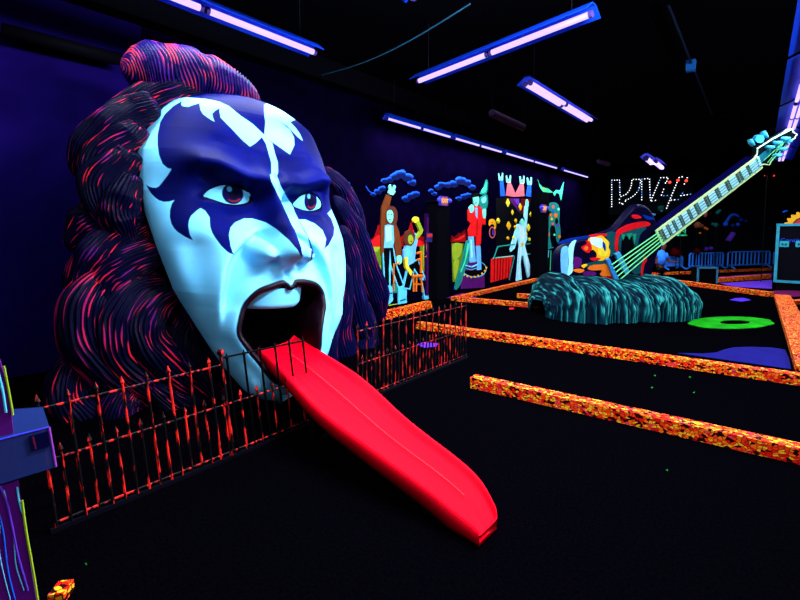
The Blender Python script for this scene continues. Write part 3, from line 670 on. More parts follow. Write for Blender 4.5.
kerb(Z(416, 329), Z(416, 329)+(Z(800, 386)-Z(416, 329))*1.1, 'second brick kerb from the front, passing in front of the blue floor patch', w=.13, h=.115)
kerb(Z(796, 374), Z(774, 298), 'brick kerb running away along the right, joining the second crossing kerb', w=.30, h=.10, side=-1)
kerb(Z(792, 305), Z(850, 301), 'short brick kerb branching off to the right below the amplifier cabinet', w=.15, h=.09)
kerb(Z(655, 281), Z(770, 297), 'long far brick kerb behind the purple floor spot', w=.15, h=.12)
kerb(Z(655, 275.5), Z(772, 270.5), 'farthest brick kerb under the blue barriers', w=.15, h=.10)
kerb(Z(719, 282.5), Z(771, 278.5), 'short brick kerb between the two far crossing kerbs', w=.15, h=.14)
kerb(Z(453.5, 301), Z(538, 308.5), 'brick kerb running from below the murals to the rock mound', w=.12, h=.10)
kerb(Z(456, 301), Z(538, 281), 'brick kerb along the foot of the white-jumpsuit mural', w=.14, h=.09)
kerb(Z(385, 320), Z(432, 308), 'brick kerb under the raised-arm mural', w=.14, h=.15)
kerb(Z(517, 298), Z(545, 299), 'short brick kerb left of the rock mound', w=.15, h=.10)
kerb(Z(545, 278), Z(553, 276), 'tiny piece of brick kerb behind the rock mound', w=.15, h=.12)
kerb(Z(48, 606), Z(64, 604), 'small bit of brick kerb at the bottom left corner', w=.08, h=.05)
# ------------------------------------------------------------ patches painted on the carpet
def patch(name, pts, col, label, cat='floor marking', closed=True, n=0, th=.006, z=0.002, noise=.15):
    P = [onZ(*p) for p in (spline(pts, n, True) if n else pts)]
    b = MB(); b.slab([p+np.array([0, 0, z]) for p in P], (0, 0, 1), th); o = b.build(name, mat(name+'_%d' % int(P[0][1]*100), col, .9, .02, noise=noise, nscale=5))
    setorigin(o, np.mean(P, 0)*np.array([1, 1, 0])); return tag(o, label, cat)
def ring(cx, cy, rx, ry, hx, hy, hrx, hry, col, label):
    n = 72; O_ = [onZ(cx+rx*math.cos(t)*(1+.03*math.sin(9*t)), cy+ry*math.sin(t)) for t in np.linspace(0, 2*math.pi, n, endpoint=False)]; I = [onZ(hx+hrx*math.cos(t), hy+hry*math.sin(t)) for t in np.linspace(0, 2*math.pi, n, endpoint=False)]
    V = [p+np.array([0, 0, .010]) for p in O_]+[p+np.array([0, 0, .010]) for p in I]+O_+I
    F = [(i, (i+1) % n, n+(i+1) % n, n+i) for i in range(n)]+[(i, 2*n+i, 2*n+(i+1) % n, (i+1) % n) for i in range(n)]+[(n+i, n+(i+1) % n, 3*n+(i+1) % n, 3*n+i) for i in range(n)]
    o = mesh('putting_green_ring', V, F, mat('green_ring', (.006, .27, .004), .9, .02, noise=.35, nscale=4)); setorigin(o, np.mean(O_, 0)); tag(o, label, 'floor marking')
ring(731, 323, 42.5, 6.0, 735, 322.6, 15, 2.2, None, 'bright green ring-shaped turf patch with a black centre')
patch('purple_spot', [(729.5, 300), (736, 298.3), (744, 298.2), (751, 300.3), (741, 301.8)], (.06, .02, .5), 'small violet patch on the carpet beyond the green ring')
patch('violet_spot', [(416, 345), (424, 342.5), (438, 344), (436, 347), (424, 348)], (.10, .02, .45), 'violet spot seen through the right-hand railing')
patch('blue_patch', [(678, 353.5), (702, 354), (716, 353), (724, 350), (734, 347.8), (750, 347.2), (772, 348), (785, 350), (789, 359), (791, 369.5)], (.007, .006, .11), 'dark blue wavy patch on the carpet behind the second kerb', n=0)
patch('purple_strip', [(719, 277), (772, 273), (772, 277.5), (719, 281.5)], (.16, .01, .22), 'purple strip between the two short far kerbs')
patch('purple_field', [(719, 283.5), (772, 280), (772, 289), (736, 287)], (.07, .02, .28), 'purple patch in front of the short far kerb')
patch('maroon_patch', [(773, 291), (810, 290), (810, 296), (775, 298)], (.10, .005, .05), 'maroon patch under the amplifier cabinet')
patch('plum_patch', [(446, 298), (462, 293), (474, 295), (478, 299.5), (466, 300.5)], (.05, .003, .06), 'plum patch where the mural kerbs meet')
patch('red_dash', [(509, 308.2), (513.5, 308), (514, 309.4), (509.5, 309.6)], (.6, .01, .02), 'tiny red dash on the carpet before the mural kerb')
for i, (x, y) in enumerate(((655, 376), (690, 377.5), (694, 393), (667, 471), (86, 565), (652, 388))):
    patch('green_fleck', [(x-1.2, y), (x, y-.6), (x+1.0, y), (x, y+.7)], (.006, .16, .012), ['glowing green fleck on the black carpet, by the second kerb', 'glowing green fleck right of the others behind the near kerb', 'faint green fleck just behind the near kerb', 'green fleck alone on the carpet before the near kerb', 'green fleck on the carpet below the left railing', 'green fleck on the left, close behind the near kerb'][i], 'fleck')
# ============================================================ wall murals (flat painting on the left wall)
XM = XW+.0
def col(name, c, n=.12): return mat('neon_'+name, c, .7, .02, noise=n, nscale=6)
NC = dict(cdark=(.001, .003, .035), blue=(.01, .10, .75), blue2=(.002, .02, .22), red=(.85, .01, .01), dred=(.30, .003, .004), green=(.05, .80, .30), mint=(.20, .85, .55), ygreen=(.30, .42, .02), yellow=(.85, .65, .03), gold=(.95, .45, .01), orange=(.80, .16, .01), brown=(.16, .035, .008), hair=(.10, .025, .012), cyan=(.10, .60, .80), sky=(.14, .48, .85), pale=(.35, .85, .95), black=(.001, .001, .002), teal=(.01, .22, .17), purple=(.09, .006, .12), violet=(.12, .03, .45), pink=(.70, .12, .14), tan=(.30, .08, .03), grass=(.10, .20, .008), white=(.6, .85, .9), dkred=(.12, .001, .003))
class Art:
    """flat painted shapes traced on the wall plane, one thin relief per part"""
    def __init__(s, name, label, cat, ox, oy, sc_, anchor, group='painted murals on the left wall', lay=0):
        s.ox, s.oy, s.k = ox, oy, sc_
        P = onX(*s.px(anchor), XM); s.t = thing(name, label, cat, (XM, P[1], max(0, P[2])), group); s.lay = lay
    def px(s, p): return (s.ox+p[0]/s.k, s.oy+p[1]/s.k)
    def parts(s, name, lists):
        for l in lists: s.part(name, l)
    def part(s, name, shapes, outline=None):
        """shapes: list of (colour, points | ('e',cx,cy,rx,ry) | ('l',width,points))"""
        cols = []; b = MB(); z = .004+.003*s.lay; s.lay += 1; n = 0
        for c, sh in shapes:
            if c not in cols: cols.append(c)
            mi = cols.index(c); zz = z+.0004*n; n += 1
            if sh[0] == 'e': pts = [(sh[1]+sh[3]*math.cos(q), sh[2]+sh[4]*math.sin(q)) for q in np.linspace(0, 2*math.pi, 20, endpoint=False)]
            elif sh[0] == 'l':
                P = [onX(*s.px(p), XM)+np.array([zz+sh[1], 0, 0]) for p in sh[2]]; b.tube(P, sh[1], 5, mi); continue
            elif sh[0] == 's': pts = spline(sh[1], 40, True)
            else: pts = sh
            P = [onX(*s.px(p), XM) for p in pts]; b.slab(P, (1, 0, 0), zz, mi)
        return b.build(name, [col(c, NC[c]) for c in cols], s.t)
# clouds, flames and ground
a = Art('painted_clouds', 'blue storm clouds painted on the wall above the raised-arm figures', 'mural', 320, 160, 3.333, (200, 100))
def cloud(pts, r):
    out = []
    for x, y, rr in pts: out += [('blue', ('s', [(x+rr*math.cos(q)*(1+.12*math.sin(3*q+x)), y+rr*.62*math.sin(q)*(1+.15*math.sin(4*q+y))) for q in np.linspace(0, 6.28, 11)[:-1]]))]
    for x, y, rr in pts: out += [('blue2', ('s', [(x+1+rr*.96*math.cos(q)*(1+.1*math.sin(3*q+x)), y+rr*.26+rr*.55*math.sin(q)) for q in np.linspace(0, 6.28, 11)[:-1]]))]
    for x, y, rr in pts: out += [('cdark', ('s', [(x+1+rr*.9*math.cos(q), y+rr*.46+rr*.48*math.sin(q)*(1+.1*math.sin(3*q+x))) for q in np.linspace(0, 6.28, 11)[:-1]]))]
    return out
a.part('cloud', cloud([(72, 78, 9), (84, 82, 10), (92, 78, 8)], 1)+[('blue', ('l', .012, [(62, 50), (70, 62), (76, 72)]))])
a.part('cloud', cloud([(214, 68, 12), (232, 64, 13), (250, 52, 16), (268, 44, 18), (290, 55, 18), (306, 74, 14)], 1))
a.part('cloud', cloud([(286, 128, 14), (302, 118, 14), (318, 112, 13)], 1))
a.part('cloud', [('blue', ('l', .014, [(150, 88), (160, 104), (172, 112)]))]+cloud([(176, 114, 9), (192, 104, 12), (206, 94, 12)], 1))
a = Art('painted_clouds', 'blue storm clouds painted above and beside the red-suited figure', 'mural', 320, 160, 3.333, (440, 100))
a.part('cloud', cloud([(392, 90, 12), (404, 80, 12), (424, 82, 13), (444, 78, 15), (468, 66, 17), (488, 74, 15), (506, 90, 12)], 1))
a.part('cloud', cloud([(370, 102, 9), (380, 112, 9)], 1))
a.part('cloud', cloud([(462, 128, 10), (480, 120, 12), (494, 116, 10)], 1))
a = Art('painted_red_sky', 'red glowing horizon painted behind the two raised-arm figures', 'mural', 320, 160, 3.333, (180, 280))
a.part('glow', [('dred', ('s', [(150, 285), (160, 268), (176, 262), (186, 240), (196, 215), (212, 250), (250, 262), (290, 240), (304, 205), (316, 250), (350, 256), (358, 285), (250, 288)])), ('red', ('s', [(150, 288), (172, 270), (196, 250), (206, 280), (200, 288)])), ('red', ('s', [(300, 280), (310, 232), (322, 262), (352, 276), (340, 286)]))])
a = Art('painted_red_sky', 'red glow painted low behind the red-suited figure', 'mural', 440, 165, 4.444, (80, 330))
a.part('glow', [('dkred', [(46, 344), (50, 312), (64, 320), (84, 300), (92, 306), (110, 286), (118, 310), (116, 342)]), ('dred', [(50, 342), (58, 324), (74, 328), (88, 312), (98, 318), (112, 300), (114, 340)]), ('red', [(56, 336), (70, 330), (86, 322), (108, 308), (110, 318), (88, 332)])])
a = Art('painted_ground', 'yellow-green ground painted around the raised-arm figures', 'mural', 370, 170, 4.286, (100, 560))
a.part('grass', [('grass', [(-70, 325), (48, 325), (48, 500), (10, 500), (-70, 420)]), ('grass', [(212, 322), (250, 322), (250, 470), (222, 480)]), ('ygreen', [(-60, 335), (46, 330), (30, 350), (-20, 352)]), ('ygreen', ('s', [(10, 420), (44, 410), (46, 470), (26, 488)])), ('ygreen', ('s', [(226, 335), (244, 330), (246, 450), (234, 466)])), ('ygreen', [(60, 580), (240, 556), (240, 572), (60, 598)]), ('teal', ('s', [(118, 480), (122, 468), (150, 480), (140, 500)])), ('black', ('s', [(-10, 380), (14, 372), (16, 410), (-8, 420)]))])
a = Art('painted_ground', 'yellow-green ground painted left of the red-suited figure', 'mural', 440, 165, 4.444, (70, 430))
a.part('grass', [('grass', [(50, 348), (104, 348), (98, 420), (72, 520), (56, 520)]), ('ygreen', ('s', [(56, 354), (96, 352), (90, 400), (60, 420)])), ('ygreen', ('s', [(60, 430), (84, 426), (70, 500), (62, 500)]))])
# figure 1
a = Art('painted_figure', 'painted standing figure in brown jacket and white shirt, one arm raised high', 'mural figure', 370, 170, 4.286, (90, 585), lay=6)
a.part('bag', [('teal', [(92, 490), (118, 486), (124, 524), (98, 528)]), ('orange', ('l', .02, [(96, 400), (96, 520)])), ('orange', ('l', .02, [(104, 404), (122, 396)]))])
a.part('trousers', [('cyan', [(50, 330), (98, 330), (112, 405), (146, 498), (118, 510), (86, 420), (84, 503), (58, 503)]), ('black', [(54, 332), (94, 332), (106, 405), (138, 494), (120, 500), (88, 408), (82, 340), (78, 420), (79, 498), (62, 498)])])
a.part('boot', [('cyan', ('s', [(64, 500), (90, 498), (94, 540), (92, 562), (62, 582), (54, 562), (64, 535)])), ('black', ('l', .01, [(68, 530), (90, 526)]))])
a.part('boot', [('cyan', ('s', [(120, 503), (150, 503), (153, 550), (150, 578), (122, 588), (118, 560)])), ('black', ('l', .01, [(124, 560), (148, 552)]))])
a.part('jacket', [('brown', [(68, 104), (88, 114), (74, 178), (66, 240), (60, 300), (54, 350), (44, 368), (42, 300), (42, 240), (46, 160)]), ('brown', [(92, 226), (106, 228), (120, 262), (130, 330), (131, 398), (108, 402), (104, 340), (94, 300)])])
a.part('shirt', [('sky', [(58, 238), (94, 228), (98, 300), (94, 333), (54, 334), (58, 290)]), ('pale', [(62, 244), (86, 236), (88, 300), (64, 310)])])
a.part('head', [('hair', ('s', [(62, 180), (72, 160), (92, 155), (108, 170), (113, 200), (106, 232), (92, 236), (66, 226)])), ('mint', ('s', [(68, 180), (80, 172), (92, 180), (94, 205), (86, 226), (76, 224), (67, 205)])), ('black', ('e', 74, 192, 3, 3)), ('black', ('e', 86, 190, 3, 3)), ('dred', ('l', .008, [(74, 212), (84, 210)]))])
a.part('hand', [('mint', [(74, 98), (78, 86), (78, 66), (84, 62), (86, 82), (94, 80), (100, 64), (105, 70), (100, 88), (104, 92), (94, 108), (80, 106)])])
a.part('hand', [('mint', ('s', [(110, 370), (128, 368), (130, 394), (120, 404), (110, 396)]))])
# figure 2
a = Art('painted_figure', 'painted long-haired figure in blue T-shirt leaning on a stool with a raised fist', 'mural figure', 370, 170, 4.286, (185, 560), lay=13)
a.part('chair', [('orange', ('l', .035, [(172, 455), (216, 452)])), ('orange', ('l', .025, [(176, 455), (178, 520)])), ('orange', ('l', .025, [(190, 458), (188, 520)])), ('orange', ('l', .025, [(210, 455), (215, 522)])), ('orange', ('l', .02, [(176, 490), (212, 488)])), ('orange', ('l', .035, [(208, 352), (208, 440)])), ('orange', ('l', .03, [(190, 356), (210, 352)])), ('orange', ('l', .03, [(192, 384), (208, 382)])), ('orange', ('l', .012, [(232, 300), (236, 365), (228, 372), (240, 372)]))])
a.part('trousers', [('cyan', [(160, 394), (200, 382), (236, 470), (248, 548), (230, 562), (216, 480), (184, 430), (166, 512), (134, 508), (150, 440)]), ('black', [(164, 398), (198, 388), (230, 470), (242, 546), (232, 552), (218, 474), (184, 420), (162, 506), (140, 502), (154, 440)])])
a.part('shirt', [('sky', [(148, 325), (165, 318), (188, 270), (200, 290), (192, 330), (184, 395), (160, 408), (140, 380), (138, 345)]), ('cyan', [(152, 330), (166, 326), (168, 380), (152, 386)])])
a.part('arm', [('yellow', ('s', [(180, 210), (190, 200), (202, 206), (202, 222), (190, 228), (180, 222)])), ('ygreen', [(190, 222), (204, 218), (222, 258), (214, 275), (194, 298), (186, 288), (206, 262)])])
a.part('arm', [('yellow', [(140, 375), (154, 372), (156, 410), (176, 436), (168, 454), (146, 420)])])
a.part('head', [('hair', ('s', [(142, 290), (150, 264), (170, 258), (184, 275), (184, 300), (172, 322), (152, 322), (140, 312)])), ('ygreen', ('s', [(156, 285), (168, 278), (177, 290), (177, 306), (166, 318), (156, 308)])), ('dred', ('e', 168, 306, 4, 3))])
a.part('boot', [('cyan', [(222, 540), (244, 536), (246, 556), (228, 564)])])
a.part('boot', [('cyan', [(208, 452), (222, 456), (222, 472), (206, 468)])])
# figure 3
a = Art('painted_figure', 'painted red-suited figure in a black hat standing on a round drum', 'mural figure', 440, 165, 4.444, (140, 545), lay=6)
a.part('guitar', [('teal', ('s', [(176, 128), (190, 108), (204, 66), (210, 80), (206, 122), (192, 130)])), ('green', ('s', [(182, 118), (198, 90), (204, 76), (202, 112), (190, 124)])), ('teal', ('s', [(168, 162), (180, 142), (204, 130), (210, 160), (206, 190), (190, 200), (176, 188)])), ('mint', ('s', [(182, 150), (200, 140), (202, 162), (186, 170)]))])
a.part('drum', [('purple', [(92, 478), (194, 476), (196, 545), (90, 550)]), ('cyan', ('e', 150, 462, 54, 38)), ('black', ('e', 150, 461, 51, 35)), ('purple', [(112, 428), (158, 428), (160, 466), (112, 470)]), ('cyan', ('l', .02, [(108, 446), (134, 454), (160, 442)])), ('sky', ('l', .012, [(112, 460), (134, 466), (158, 458)]))]+[('gold', ('e', x, y, 4, 5)) for x, y in ((94, 474), (104, 488), (118, 494), (134, 498), (150, 496), (166, 492), (184, 482), (196, 470), (202, 456))])
a.part('cape', [('teal', ('s', [(118, 335), (134, 350), (124, 420), (108, 470), (82, 540), (62, 552), (74, 496), (94, 430), (106, 370)])), ('green', ('s', [(118, 350), (126, 360), (112, 420), (94, 470), (88, 470), (106, 420)]))])
a.part('legs', [('sky', [(124, 312), (146, 318), (150, 370), (156, 430), (128, 434), (128, 380)]), ('sky', [(158, 358), (176, 358), (180, 465), (160, 467), (162, 420)]), ('pale', [(130, 330), (138, 332), (142, 410), (134, 412)])])
a.part('suit', [('red', [(122, 200), (134, 186), (156, 178), (178, 188), (200, 236), (197, 266), (184, 262), (180, 280), (178, 350), (160, 362), (156, 316), (124, 318), (122, 290), (134, 262), (122, 248)]), ('sky', [(150, 190), (162, 190), (162, 238), (154, 226)]), ('dred', ('l', .012, [(160, 240), (158, 310)]))])
a.part('head', [('mint', ('s', [(146, 138), (166, 138), (168, 168), (158, 184), (146, 168)])), ('black', [(136, 130), (168, 124), (170, 140), (142, 144), (138, 138)]), ('teal', ('l', .012, [(138, 144), (140, 164)])), ('dred', ('l', .008, [(150, 168), (160, 167)]))])
a.part('hand', [('mint', ('s', [(126, 190), (140, 176), (146, 190), (142, 208), (130, 212)]))])
a.part('hand', [('mint', ('s', [(184, 204), (198, 196), (198, 232), (188, 236)]))])
# figure 4 and its stage
K4 = (485, 165, 4.444)
a = Art('painted_stage', 'painted stage with red curtain skirts and yellow diamonds behind the white jumpsuit', 'mural', *K4, (120, 520))
a.part('backdrop', [('black', [(48, 146), (232, 146), (228, 345), (200, 370), (48, 370)]), ('purple', [(102, 148), (150, 150), (140, 180), (162, 222)]), ('dkred', [(208, 150), (160, 150), (162, 222)]), ('violet', [(126, 150), (150, 150), (154, 190)])])
a.part('stage_top', [('black', [(38, 412), (52, 366), (130, 356), (126, 405)]), ('teal', ('l', .022, [(36, 412), (52, 364), (128, 352)])), ('mint', ('l', .012, [(32, 414), (124, 404)])), ('teal', ('l', .016, [(128, 404), (104, 512)]))])
a.part('stage_top', [('teal', ('l', .02, [(180, 352), (222, 344)])), ('mint', ('l', .012, [(182, 396), (222, 394)])), ('teal', ('l', .016, [(198, 396), (212, 470)]))])
a.part('curtain', [('red', [(26, 418), (122, 406), (104, 500), (24, 522)])]+[('dkred', ('l', .012, [(x, 416), (x-3, 512)])) for x in (40, 54, 66, 78, 92, 104)])
a.part('curtain', [('red', [(198, 397), (220, 395), (222, 474), (208, 478)])]+[('dkred', ('l', .018, [(x, 400), (x+2, 470)])) for x in (206, 214)])
a.parts('diamond', [[('gold' if i % 2 else 'yellow', [(x, y-r*1.3), (x+r*.6, y), (x, y+r*1.3), (x-r*.6, y)])] for i, (x, y, r) in enumerate(((100, 168, 15), (155, 186, 13), (120, 211, 9), (220, 178, 12), (204, 220, 14), (103, 270, 15), (190, 278, 13), (231, 241, 11), (180, 306, 7), (133, 248, 7), (206, 304, 7), (98, 325, 6), (123, 324, 6), (210, 326, 6), (193, 330, 6), (130, 275, 6), (54, 248, 9)))])
a = Art('painted_emblem', 'painted gold emblem over a purple ring on the wall left of the stage', 'mural', *K4, (32, 300))
a.part('emblem', [('gold', ('s', [(16, 262), (20, 244), (36, 240), (48, 254), (50, 276), (42, 284), (40, 266), (26, 264), (20, 272)])), ('orange', ('e', 32, 256, 5, 4)), ('pink', ('e', 32, 300, 14, 26)), ('black', ('e', 32, 300, 11, 21)), ('violet', ('l', .016, [(32, 288), (32, 308), (38, 308)]))])
a = Art('painted_figure', 'painted figure in a white flared jumpsuit pointing straight up', 'mural figure', *K4, (160, 512), lay=10)
a.part('arm', [('pale', [(174, 182), (188, 182), (186, 220), (180, 288), (162, 290), (170, 230)]), ('mint', [(178, 184), (180, 160), (184, 152), (190, 162), (190, 184)])])
a.part('jumpsuit', [('pale', [(140, 262), (176, 264), (184, 326), (174, 352), (174, 362), (200, 460), (198, 490), (186, 500), (166, 404), (158, 400), (154, 440), (160, 508), (136, 516), (142, 440), (148, 362), (142, 322), (128, 370), (110, 386), (106, 376), (120, 330)]), ('white', [(146, 270), (168, 270), (172, 340), (154, 344)]), ('white', [(150, 366), (160, 366), (150, 440), (150, 500), (142, 504), (148, 430)]), ('white', [(168, 366), (174, 370), (194, 470), (188, 484)])])
a.part('belt', [('gold', [(154, 346), (166, 346), (166, 360), (154, 360)])])
a.part('head', [('black', ('s', [(146, 246), (150, 230), (162, 226), (170, 240), (168, 252)])), ('mint', ('s', [(152, 246), (160, 238), (168, 248), (164, 262), (154, 262)]))])
a = Art('painted_hands', 'four painted forearms with horned hand signs above the stage', 'mural', *K4, (130, 130))
for c, p, hx, hy in (('blue', [(66, 68), (80, 68), (90, 138), (68, 138)], 70, 50), ('pink', [(100, 80), (112, 76), (138, 134), (130, 142), (92, 136)], 104, 60), ('pink', [(156, 82), (170, 80), (174, 138), (130, 142), (134, 128)], 164, 64), ('blue2' if 0 else 'blue', [(190, 82), (202, 84), (204, 142), (180, 138)], 196, 70)):
    a.part('forearm', [(c, p)]); a.part('hand', [('mint', [(hx-9, hy+18), (hx-12, hy-12), (hx-8, hy-14), (hx-5, hy+2), (hx+3, hy+2), (hx+6, hy-16), (hx+10, hy-14), (hx+9, hy+18)]), ('teal', ('l', .01, [(hx-2, hy+6), (hx-2, hy+16)]))])
a = Art('painted_claws', 'glowing green torn claw shapes painted high beside the stage', 'mural', *K4, (290, 110))
a.part('claws', [('green', [(234, 62), (242, 84), (254, 98), (282, 106), (302, 122), (284, 122), (258, 120), (244, 100)]), ('green', [(350, 74), (346, 110), (338, 158), (330, 130), (318, 122), (308, 140), (302, 124), (316, 110), (334, 112)]), ('ygreen', [(250, 100), (272, 108), (262, 114)])])
a = Art('painted_tree', 'painted teal bush full of orange, violet and blue faces beside the pillar', 'mural', *K4, (300, 400))
a.part('foliage', [('teal', ('s', [(262, 300), (268, 240), (262, 215), (276, 180), (300, 165), (325, 175), (332, 210), (330, 250), (336, 300), (330, 335), (318, 340), (312, 280), (296, 270), (288, 320), (296, 360), (280, 365), (272, 340)])), ('black', ('e', 300, 290, 12, 22)), ('black', ('e', 286, 215, 8, 10)), ('black', ('e', 318, 250, 7, 14))])
a.part('faces', [(c, ('e', x, y, r, r*1.3)) for c, x, y, r in (('orange', 292, 222, 6), ('yellow', 296, 240, 5), ('orange', 314, 224, 8), ('pink', 302, 186, 6), ('blue', 280, 186, 5), ('orange', 280, 308, 7), ('blue', 300, 205, 5), ('violet', 322, 268, 6), ('orange', 330, 318, 6), ('pink', 300, 262, 5), ('blue', 272, 250, 6), ('mint', 326, 196, 5), ('mint', 308, 310, 4), ('violet', 274, 220, 5))])
a.part('trunk', [('teal', ('l', .02, [(276, 365), (272, 470)])), ('green', ('l', .014, [(290, 380), (286, 470)])), ('teal', ('l', .02, [(272, 372), (300, 366)])), ('cyan', [(272, 380), (284, 378), (282, 410), (274, 415)])])
# ---- door, pillar, exit signs
def onwall(x, y): return onX(x, y, XM)
q = onX(424, 240, XM); r_ = onX(436, 300, XM)
d = mesh('door_1', *(lambda b: (b.V, b.F))(MB().box((XM+.03, (q[1]+r_[1])/2, 1.05), (.03, (r_[1]-q[1])/2, 1.05))), mat('door_purple', (.018, .002, .035), .7, .02)); struct(d)
b = MB()
for i in range(5): y = q[1]+(r_[1]-q[1])*(i+.5)/5; b.box((XM+.07, y, 1.05), (.01, .025, .95))
b.build('door_rib', mat('door_rib', (.05, .004, .08), .7, .02), d)
q = onX(437, 210, XM+.3); r_ = onX(449, 210, XM+.3)
b = MB().box((XM+.16, (q[1]+r_[1])/2, 1.2), (.16, (r_[1]-q[1])/2, 1.2)); struct(b.build('trim_1', M_dark))
q = onX(540, 210, XM+.35); r_ = onX(549, 210, XM+.35)
b = MB().box((XM+.18, (q[1]+r_[1])/2, 1.5), (.17, (r_[1]-q[1])/2, 1.5)); struct(b.build('trim_2', M_dark))
def text(s_, size, loc, rot, m, parent, ext=.003, name='lettering'):
    cu = bpy.data.curves.new('lettering', 'FONT'); cu.body = s_; cu.size = size; cu.extrude = ext; cu.align_x = 'CENTER'; cu.align_y = 'CENTER'
    o0 = bpy.data.objects.new('tmp', cu); COL.objects.link(o0); dg = bpy.context.evaluated_depsgraph_get(); me = bpy.data.meshes.new_from_object(o0.evaluated_get(dg)); bpy.data.objects.remove(o0)
    me.materials.clear(); me.materials.append(m); o = bpy.data.objects.new(name, me); COL.objects.link(o); o.parent = parent
    o.location = Vector(loc)-(root_of(parent) if parent else Vector((0, 0, 0))); o.rotation_euler = rot; return o
def exitsign(px, py, w, h, label, X=XM+.5, heads=True):
    P = onX(px, py, X); t = thing('exit_sign', label, 'exit sign', tuple(P), 'exit signs')
    MB().box(P, (.03, w/2, h/2)).build('housing', mat('exit_housing', (.05, .04, .45), .5), t)
    MB().box(P+np.array([.034, 0, 0]), (.004, w*.36, h*.42)).build('panel', emit('exit_panel', (1, .12, .16), .55), t)
    text('EXIT', h*.62, tuple(P+np.array([.045, 0, 0])), (math.pi/2, 0, math.pi/2), emit('exit_letters', (1, .55, .12), 1.5), t)
    MB().tube([(XM, P[1], P[2]), tuple(P)], .02, 6).build('bracket', M_blk, t)
    if heads:
        for s in (-1, 1): MB().ball(P+np.array([.03, s*w*.72, h*.05]), h*.24, 10, 7, (1, 1, 1)).build('lamp_head', mat('lamp_head', (.05, .05, .7), .4), t, True)
exitsign(443.5, 201, .30, .22, 'lit red EXIT sign beside the raised-arm mural, nearer one')
exitsign(543.5, 208.5, .34, .28, 'lit red EXIT sign on the dark pillar, farther one', XM+.40)
P = onX(430.5, 237.5, XM+.15); t = thing('wall_sign', 'small dark blue sign with a red band over the purple door', 'sign', tuple(P))
MB().box(P, (.01, .16, .11)).build('plate', mat('sign_blue', (.02, .02, .12), .6), t); MB().box(P+np.array([.012, 0, .05]), (.006, .15, .04)).build('red_band', mat('sign_red', (.6, .02, .02), .6), t)
MB().tube([(XM+.06, P[1], P[2]), tuple(P)], .012, 6).build('bracket', M_blk, t)
# ============================================================ rock mound
def mound():
    L, Rr = onZ(545, 317), onZ(690, 313); u = Rr-L; W = np.linalg.norm(u); u = u/W; nb = np.array([-u[1], u[0], 0])
    if nb@FW < 0: nb = -nb
    dep = 1.0; mid = L+nb*.32
    tops = [(544, 300), (546, 288), (550, 279), (556, 271), (563, 278), (576, 276), (600, 279), (615, 282), (632, 275), (652, 276), (668, 282), (679, 290), (687, 301), (690, 311)]
    S, Hh = [], []
    for p in tops:
        P = onP(*p, mid, nb); S.append((P-mid)@u/W); Hh.append(max(P[2], .02))
    ns, nt2 = 300, 90; V = []; T = []
    S[0] = 0
    for i in range(ns):
        s = i/(ns-1); h = float(np.interp(s, S, Hh)); ew = math.sqrt(max(0, 1-(2*s-1)**4)); dd = (.32+.72*ew)*(1+.10*pnoise(Vector((s*7, 3, 3))))
        for j in range(nt2):
            q = math.pi*j/(nt2-1); c, sn = math.cos(q), math.sin(q)
            n1 = pnoise(Vector((s*105+pnoise(Vector((s*9, q*2, 1)))*2.2, q*1.3, 5))); n2 = pnoise(Vector((s*14, q*1.2, 9))); n3 = pnoise(Vector((s*170, q*4, 2)))
            rr = 1+.09*n1+.13*n2+.07*n3
            P = mid-nb*dd*c*abs(c)**-.25*rr*(1 if abs(c) > 1e-6 else 0) if abs(c) > 1e-6 else mid.copy()
            P = P+u*(s*W)+u*(.05*n2); P = P.copy(); P[2] = h*sn**.55*(1+.04*n1+.10*n2*sn) if sn > 0 else 0
            V.append(P); T.append(np.clip(.46+n1*.9+n3*1.1+n2*.5, 0, 1))
    o = mesh('rock_mound', V, gridfaces(ns, nt2), None, None, True); c = mid+u*W/2; setorigin(o, (c[0], c[1], 0))
    at = o.data.attributes.new('tint', 'FLOAT', 'POINT'); at.data.foreach_set('value', np.array(T, 'f'))
    m, nt, b = nodes('rock_teal'); b.inputs['Roughness'].default_value = .7; b.inputs['Specular IOR Level'].default_value = .04
    A = nt.nodes.new('ShaderNodeAttribute'); A.attribute_name = 'tint'; r = nt.nodes.new('ShaderNodeValToRGB'); e = r.color_ramp.elements
    e[0].position = .3; e[0].color = (.0003, .006, .012, 1); e[1].position = 1.0; e[1].color = (.03, .30, .26, 1); q = e.new(.6); q.color = (.0008, .022, .034, 1); q = e.new(.85); q.color = (.004, .09, .09, 1)
    nt.links.new(A.outputs['Fac'], r.inputs['Fac']); nt.links.new(r.outputs[0], b.inputs['Base Color']); o.data.materials.append(m)
    tag(o, 'teal draped rock mound holding the giant bass guitar', 'rock')
    return mid, u, nb
MID, MU, MN = mound()
# ============================================================ giant bass guitar
E_ = FW*.93-RT*.17+UP*.30; E_ /= np.linalg.norm(E_); GN = -E_
GO = MID+MU*1.45+MN*.30
GO = CAM+ray(612, 268)*(np.linalg.norm(GO[:2])/np.linalg.norm(ray(612, 268)[:2]))
def G(x, y, d=0): return onP(x, y, GO+GN*d, GN)
bass = thing('bass_guitar', 'giant leaning bass guitar with neon fretboard rising from the rock mound', 'guitar', (GO[0], GO[1], .6))
def gsl(name, pts, d0, th, m, parent=bass, mi=None):
    P = [G(*p)-GN*0 for p in pts]; b = MB(); P = [p+GN*(d0-th) for p in P]; b.slab(P, GN, th); return b.build(name, m, parent)
body = [(559, 292), (556, 276), (555, 262), (560, 251), (572, 244), (588, 239), (602, 235), (616, 229), (628, 215), (638, 206), (648, 207), (655, 217), (659, 232), (660, 247), (655, 264), (648, 282), (640, 292)]
bs = [tuple(p) for p in spline(body, 70, True)]
P = [G(*p) for p in bs]; b = MB()
nb_ = len(P); rings = []
